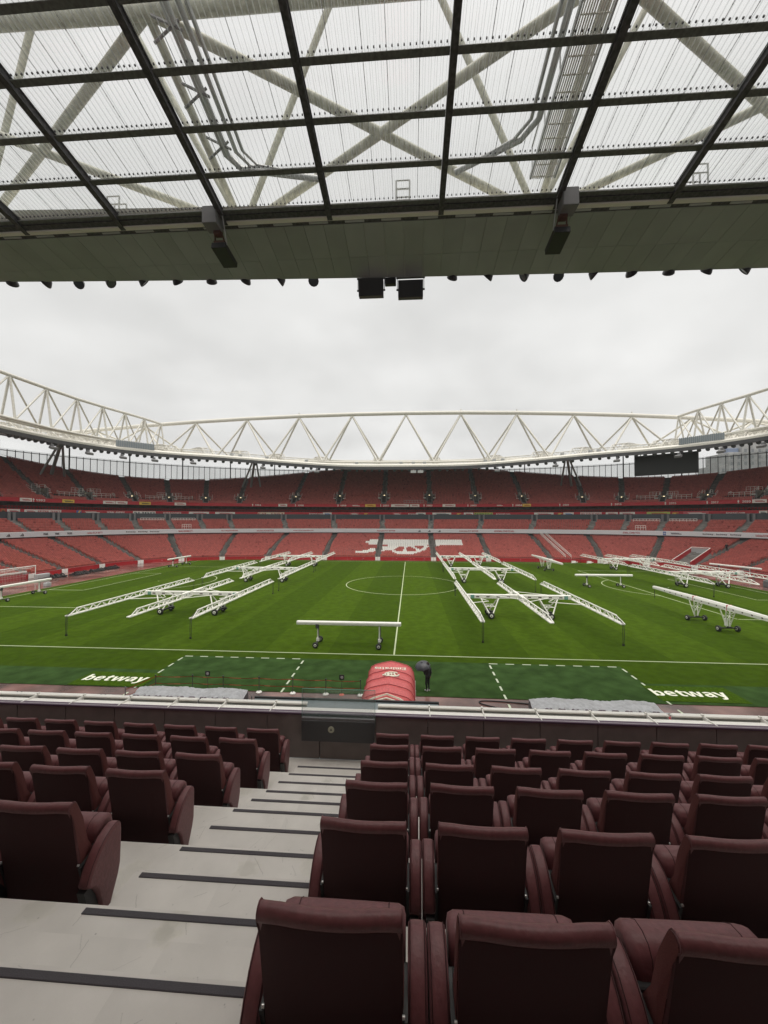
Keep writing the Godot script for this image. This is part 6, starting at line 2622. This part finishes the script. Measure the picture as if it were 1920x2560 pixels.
	# armrests: leaf-shaped padded panels
	var out := [[-0.465, 0.648], [-0.478, 0.630], [-0.484, 0.58], [-0.486, 0.44], [-0.482, 0.30], [-0.455, 0.215], [-0.40, 0.115], [-0.345, 0.018], [-0.318, 0.0], [-0.292, 0.012], [-0.262, 0.11], [-0.215, 0.26], [-0.165, 0.345], [-0.118, 0.375], [-0.108, 0.405], [-0.125, 0.445], [-0.17, 0.515], [-0.235, 0.585], [-0.305, 0.632], [-0.375, 0.656], [-0.43, 0.662]]
	for s in [-1.0, 1.0]:
		rows = []
		var c := Vector2(-0.264, 0.297)
		for k in [[-0.038, 0.022], [-0.036, 0.009], [-0.028, 0.002], [-0.012, 0.0], [0.012, 0.0], [0.028, 0.002], [0.036, 0.009], [0.038, 0.022]]:
			var r := PackedVector3Array()
			for q in out:
				var p := Vector2(q[0] * 0.80, q[1] * 0.825)
				var d := (c - p).normalized()
				p += d * k[1]
				r.append(Vector3(s * 0.3085 + k[0], p.y, p.x))
			rows.append(r)
		st = S()
		loft(st, rows, true, true)
		var arm := part(o, "armrest", st, "leather")
		for e in [-0.029, 0.029]:
			st = S()
			var pts := []
			for q in out.slice(14, 21) + out.slice(0, 3):
				pts.append(Vector3(s * 0.3085 + e, q[1] * 0.825 - 0.001, q[0] * 0.80))
			path_tube(st, pts, 0.0022, 4)
			part(arm, "seam", st, "fabric")
		st = S()
		box(st, Vector3(s * 0.302, 0.18, -0.155), Vector3(0.05, 0.26, 0.09), Basis(Vector3.RIGHT, 0.25))
		box(st, Vector3(s * 0.300, 0.05, -0.235), Vector3(0.045, 0.10, 0.035))
		box(st, Vector3(s * 0.300, 0.006, -0.25), Vector3(0.07, 0.012, 0.16))
		part(o, "bracket", st, "black")
		st = S()
		tube(st, Vector3(s * 0.252, 0.44, -0.115), Vector3(s * 0.262, 0.44, -0.115), 0.007, 8)
		part(o, "hinge_bolt", st, "bolt")
	st = S()
	cbox(st, Vector3(0, 0.24, -0.265), Vector3(0.645, 0.44, 0.03), 0.005)
	for s in [-1.0, 1.0]:
		box(st, Vector3(s * 0.263, 0.25, -0.24), Vector3(0.018, 0.40, 0.16), Basis(Vector3.RIGHT, 0.25))
	part(o, "shade_filler", st, "black")  # added black fill, stands in for the shade under and beside the seat
	return o

func viewer_seats() -> void:
	var proto := padded_seat()
	var first := true
	var rowname := ["sixth", "fifth", "fourth", "third", "second", "first"]
	var nright := [4, 6, 7, 9, 10, 11]
	var nleft := [2, 4, 5, 7, 8, 10]
	for k in range(5, -2, -1):
		var kk := maxi(k, 0)
		for side in 2:
			var n: int = (nright if side == 0 else nleft)[kk]
			for i in n:
				var x: float = -0.28 + 0.70 * i if side == 0 else -2.37 - 0.70 * i
				var z: float = CAM.z - (SD[k] if k >= 0 else 1.335 + 0.966 * k) - 0.0012 * pow(x + 0.5, 2)
				var at := Vector3(CAM.x + x, floor_y(k), z)
				var label := "maroon padded seat, %s row from the parapet, %s %s of the gangway" % [rowname[k] if k >= 0 else "seventh", nth(i), "right" if side == 0 else "left"]
				var o: Node3D
				if first:
					o = proto
					o.position = at
					o.set_meta("label", label)
					first = false
				else:
					o = copy(proto, label, at)
				o.rotation.y = 0.022 * sin(float(i * 7 + k * 5 + side * 3)) - 0.002 * x
				(o.get_node("backrest") as Node3D).rotation.x = 0.012 * sin(float(i * 13 + k * 4 + side))
				# some cushions sit a little lower than others
				var cu: Node3D = o.get_node("seat_cushion")
				cu.position.y = 0.012 * sin(float(i * 11 + k * 3)) - 0.066
				cu.rotation.x = 0.02 * sin(float(i * 5 + k * 7))

func behind_viewer() -> void:
	# the boxes and the upper tier above and behind the viewer
	var o := thing("executive_boxes", "dark glazed boxes behind the viewer's terrace under the upper tier", "building", Vector3(0, 11.4, 70.0))
	var st := S()
	box(st, Vector3(0, 0.0, 0.3), Vector3(60, 2.6, 0.3))
	part(o, "glazing", st, "window_dark")
	st = S()
	box(st, Vector3(0, 1.4, 2.0), Vector3(60, 0.5, 9.0))
	part(o, "balcony_slab", st, "concrete")
	st = S()
	box(st, Vector3(0, 1.5, -2.55), Vector3(60, 1.1, 0.2))
	part(o, "fascia", st, "fascia_red")
	var u := thing("upper_tier_overhead", "upper seating tier above the viewer, seen from below", "stand", Vector3(0, 15.0, 70.0))
	st = S()
	box(st, Vector3(0, 6.0, 12.0), Vector3(70, 0.6, 30.0), Basis(Vector3.RIGHT, -0.5))
	part(u, "raker_slab", st, "dark_concrete")
	st = S()
	box(st, Vector3(0, 0.2, -1.9), Vector3(60, 1.0, 0.3))
	part(u, "fascia", st, "fascia_red")
	st = S()
	for s in [-1.0, 1.0]:
		box(st, Vector3(s * 30.5, -1.0, 4.0), Vector3(1.0, 14.0, 16.0))
	part(u, "side_wall", st, "concrete")

# ---------------------------------------------------------------- sky: an even overcast with soft cloud
const SKY := 0.605

func overcast() -> ImageTexture:
	var w := 1024
	var h := 512
	var n := FastNoiseLite.new()
	n.seed = 5
	n.noise_type = FastNoiseLite.TYPE_SIMPLEX_SMOOTH
	n.frequency = 1.1
	n.fractal_octaves = 5
	n.fractal_gain = 0.5
	var im := Image.create_empty(w, h, false, Image.FORMAT_RGBF)
	for y in h:
		var el := PI * (0.5 - (y + 0.5) / h)
		for x in w:
			var az := TAU * (x + 0.5) / w
			var d := Vector3(cos(el) * sin(az), sin(el), cos(el) * cos(az))
			if el <= 0.0:
				im.set_pixel(x, y, Color(0.20, 0.20, 0.20))
				continue
			var k := 1.0 / (maxf(d.y, 0.0) + 0.22)
			var v := n.get_noise_3d(d.x * k, 0.6 * d.y, d.z * k)
			var v2 := n.get_noise_3d(d.x * k * 2.6 + 7.0, d.y * 2.0, d.z * k * 2.6)
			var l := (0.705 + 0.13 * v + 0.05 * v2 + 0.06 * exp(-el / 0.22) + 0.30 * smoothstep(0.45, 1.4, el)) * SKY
			im.set_pixel(x, y, Color(l * 1.0, l * 1.0, l * 0.985))
	return ImageTexture.create_from_image(im)

func _ready() -> void:
	rng.seed = 20
	# camera
	var cam := Camera3D.new()
	cam.name = "camera"
	add_child(cam)
	cam.position = CAM
	cam.basis = Basis(Vector3.UP, deg_to_rad(3.82)) * Basis(Vector3.RIGHT, deg_to_rad(1.07)) * Basis(Vector3.BACK, deg_to_rad(0.105))
	cam.fov = 104.56
	cam.near = 0.05
	cam.far = 2500.0
	# sky, air and exposure
	var env := Environment.new()
	env.background_mode = Environment.BG_SKY
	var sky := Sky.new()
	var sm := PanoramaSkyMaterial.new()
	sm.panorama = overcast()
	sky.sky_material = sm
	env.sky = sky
	env.tonemap_mode = Environment.TONE_MAPPER_LINEAR
	env.tonemap_exposure = 1.82
	env.sdfgi_enabled = true
	env.ssao_enabled = true
	env.ssil_enabled = true
	env.fog_enabled = true
	env.fog_density = 0.00025
	env.fog_light_color = Color(0.86, 0.87, 0.88)
	var we := WorldEnvironment.new()
	we.name = "world_environment"
	we.environment = env
	add_child(we)
	# the sun behind thick cloud
	var sun := DirectionalLight3D.new()
	sun.name = "sun"
	sun.light_energy = 0.5
	sun.light_color = Color(1.0, 0.97, 0.93)
	sun.light_angular_distance = 55.0
	sun.shadow_enabled = true
	sun.rotation_degrees = Vector3(-78, 20, 0)
	add_child(sun)
	make_materials()
	# large structure
	ground_and_pitch()
	tiers()
	far_roof()
	primary_truss("primary_truss", "great white arched truss spanning the far side above the roof", -43.5, -52.3, -47.0, "white_steel")
	primary_truss("primary_truss", "great grey-white truss over the viewer's roof, seen through the clear sheets", 44.4, 52.3, 47.5, "tube_grey")
	end_truss("end_truss", "white triangular truss over the left end of the roof", 70.0, -1.0)
	end_truss("end_truss", "white triangular truss over the right end of the roof", 71.5, 1.0)
	roof_lattice()
	columns_and_glass()
	near_roof()
	above_near_roof()
	tower()
	behind_viewer()
	viewer_terrace()
	parapet()
	perimeter()
	# objects
	seats()
	rigs()
	goal()
	tunnel()
	benches()
	ropes()
	clutter()
	people()
	viewer_seats()
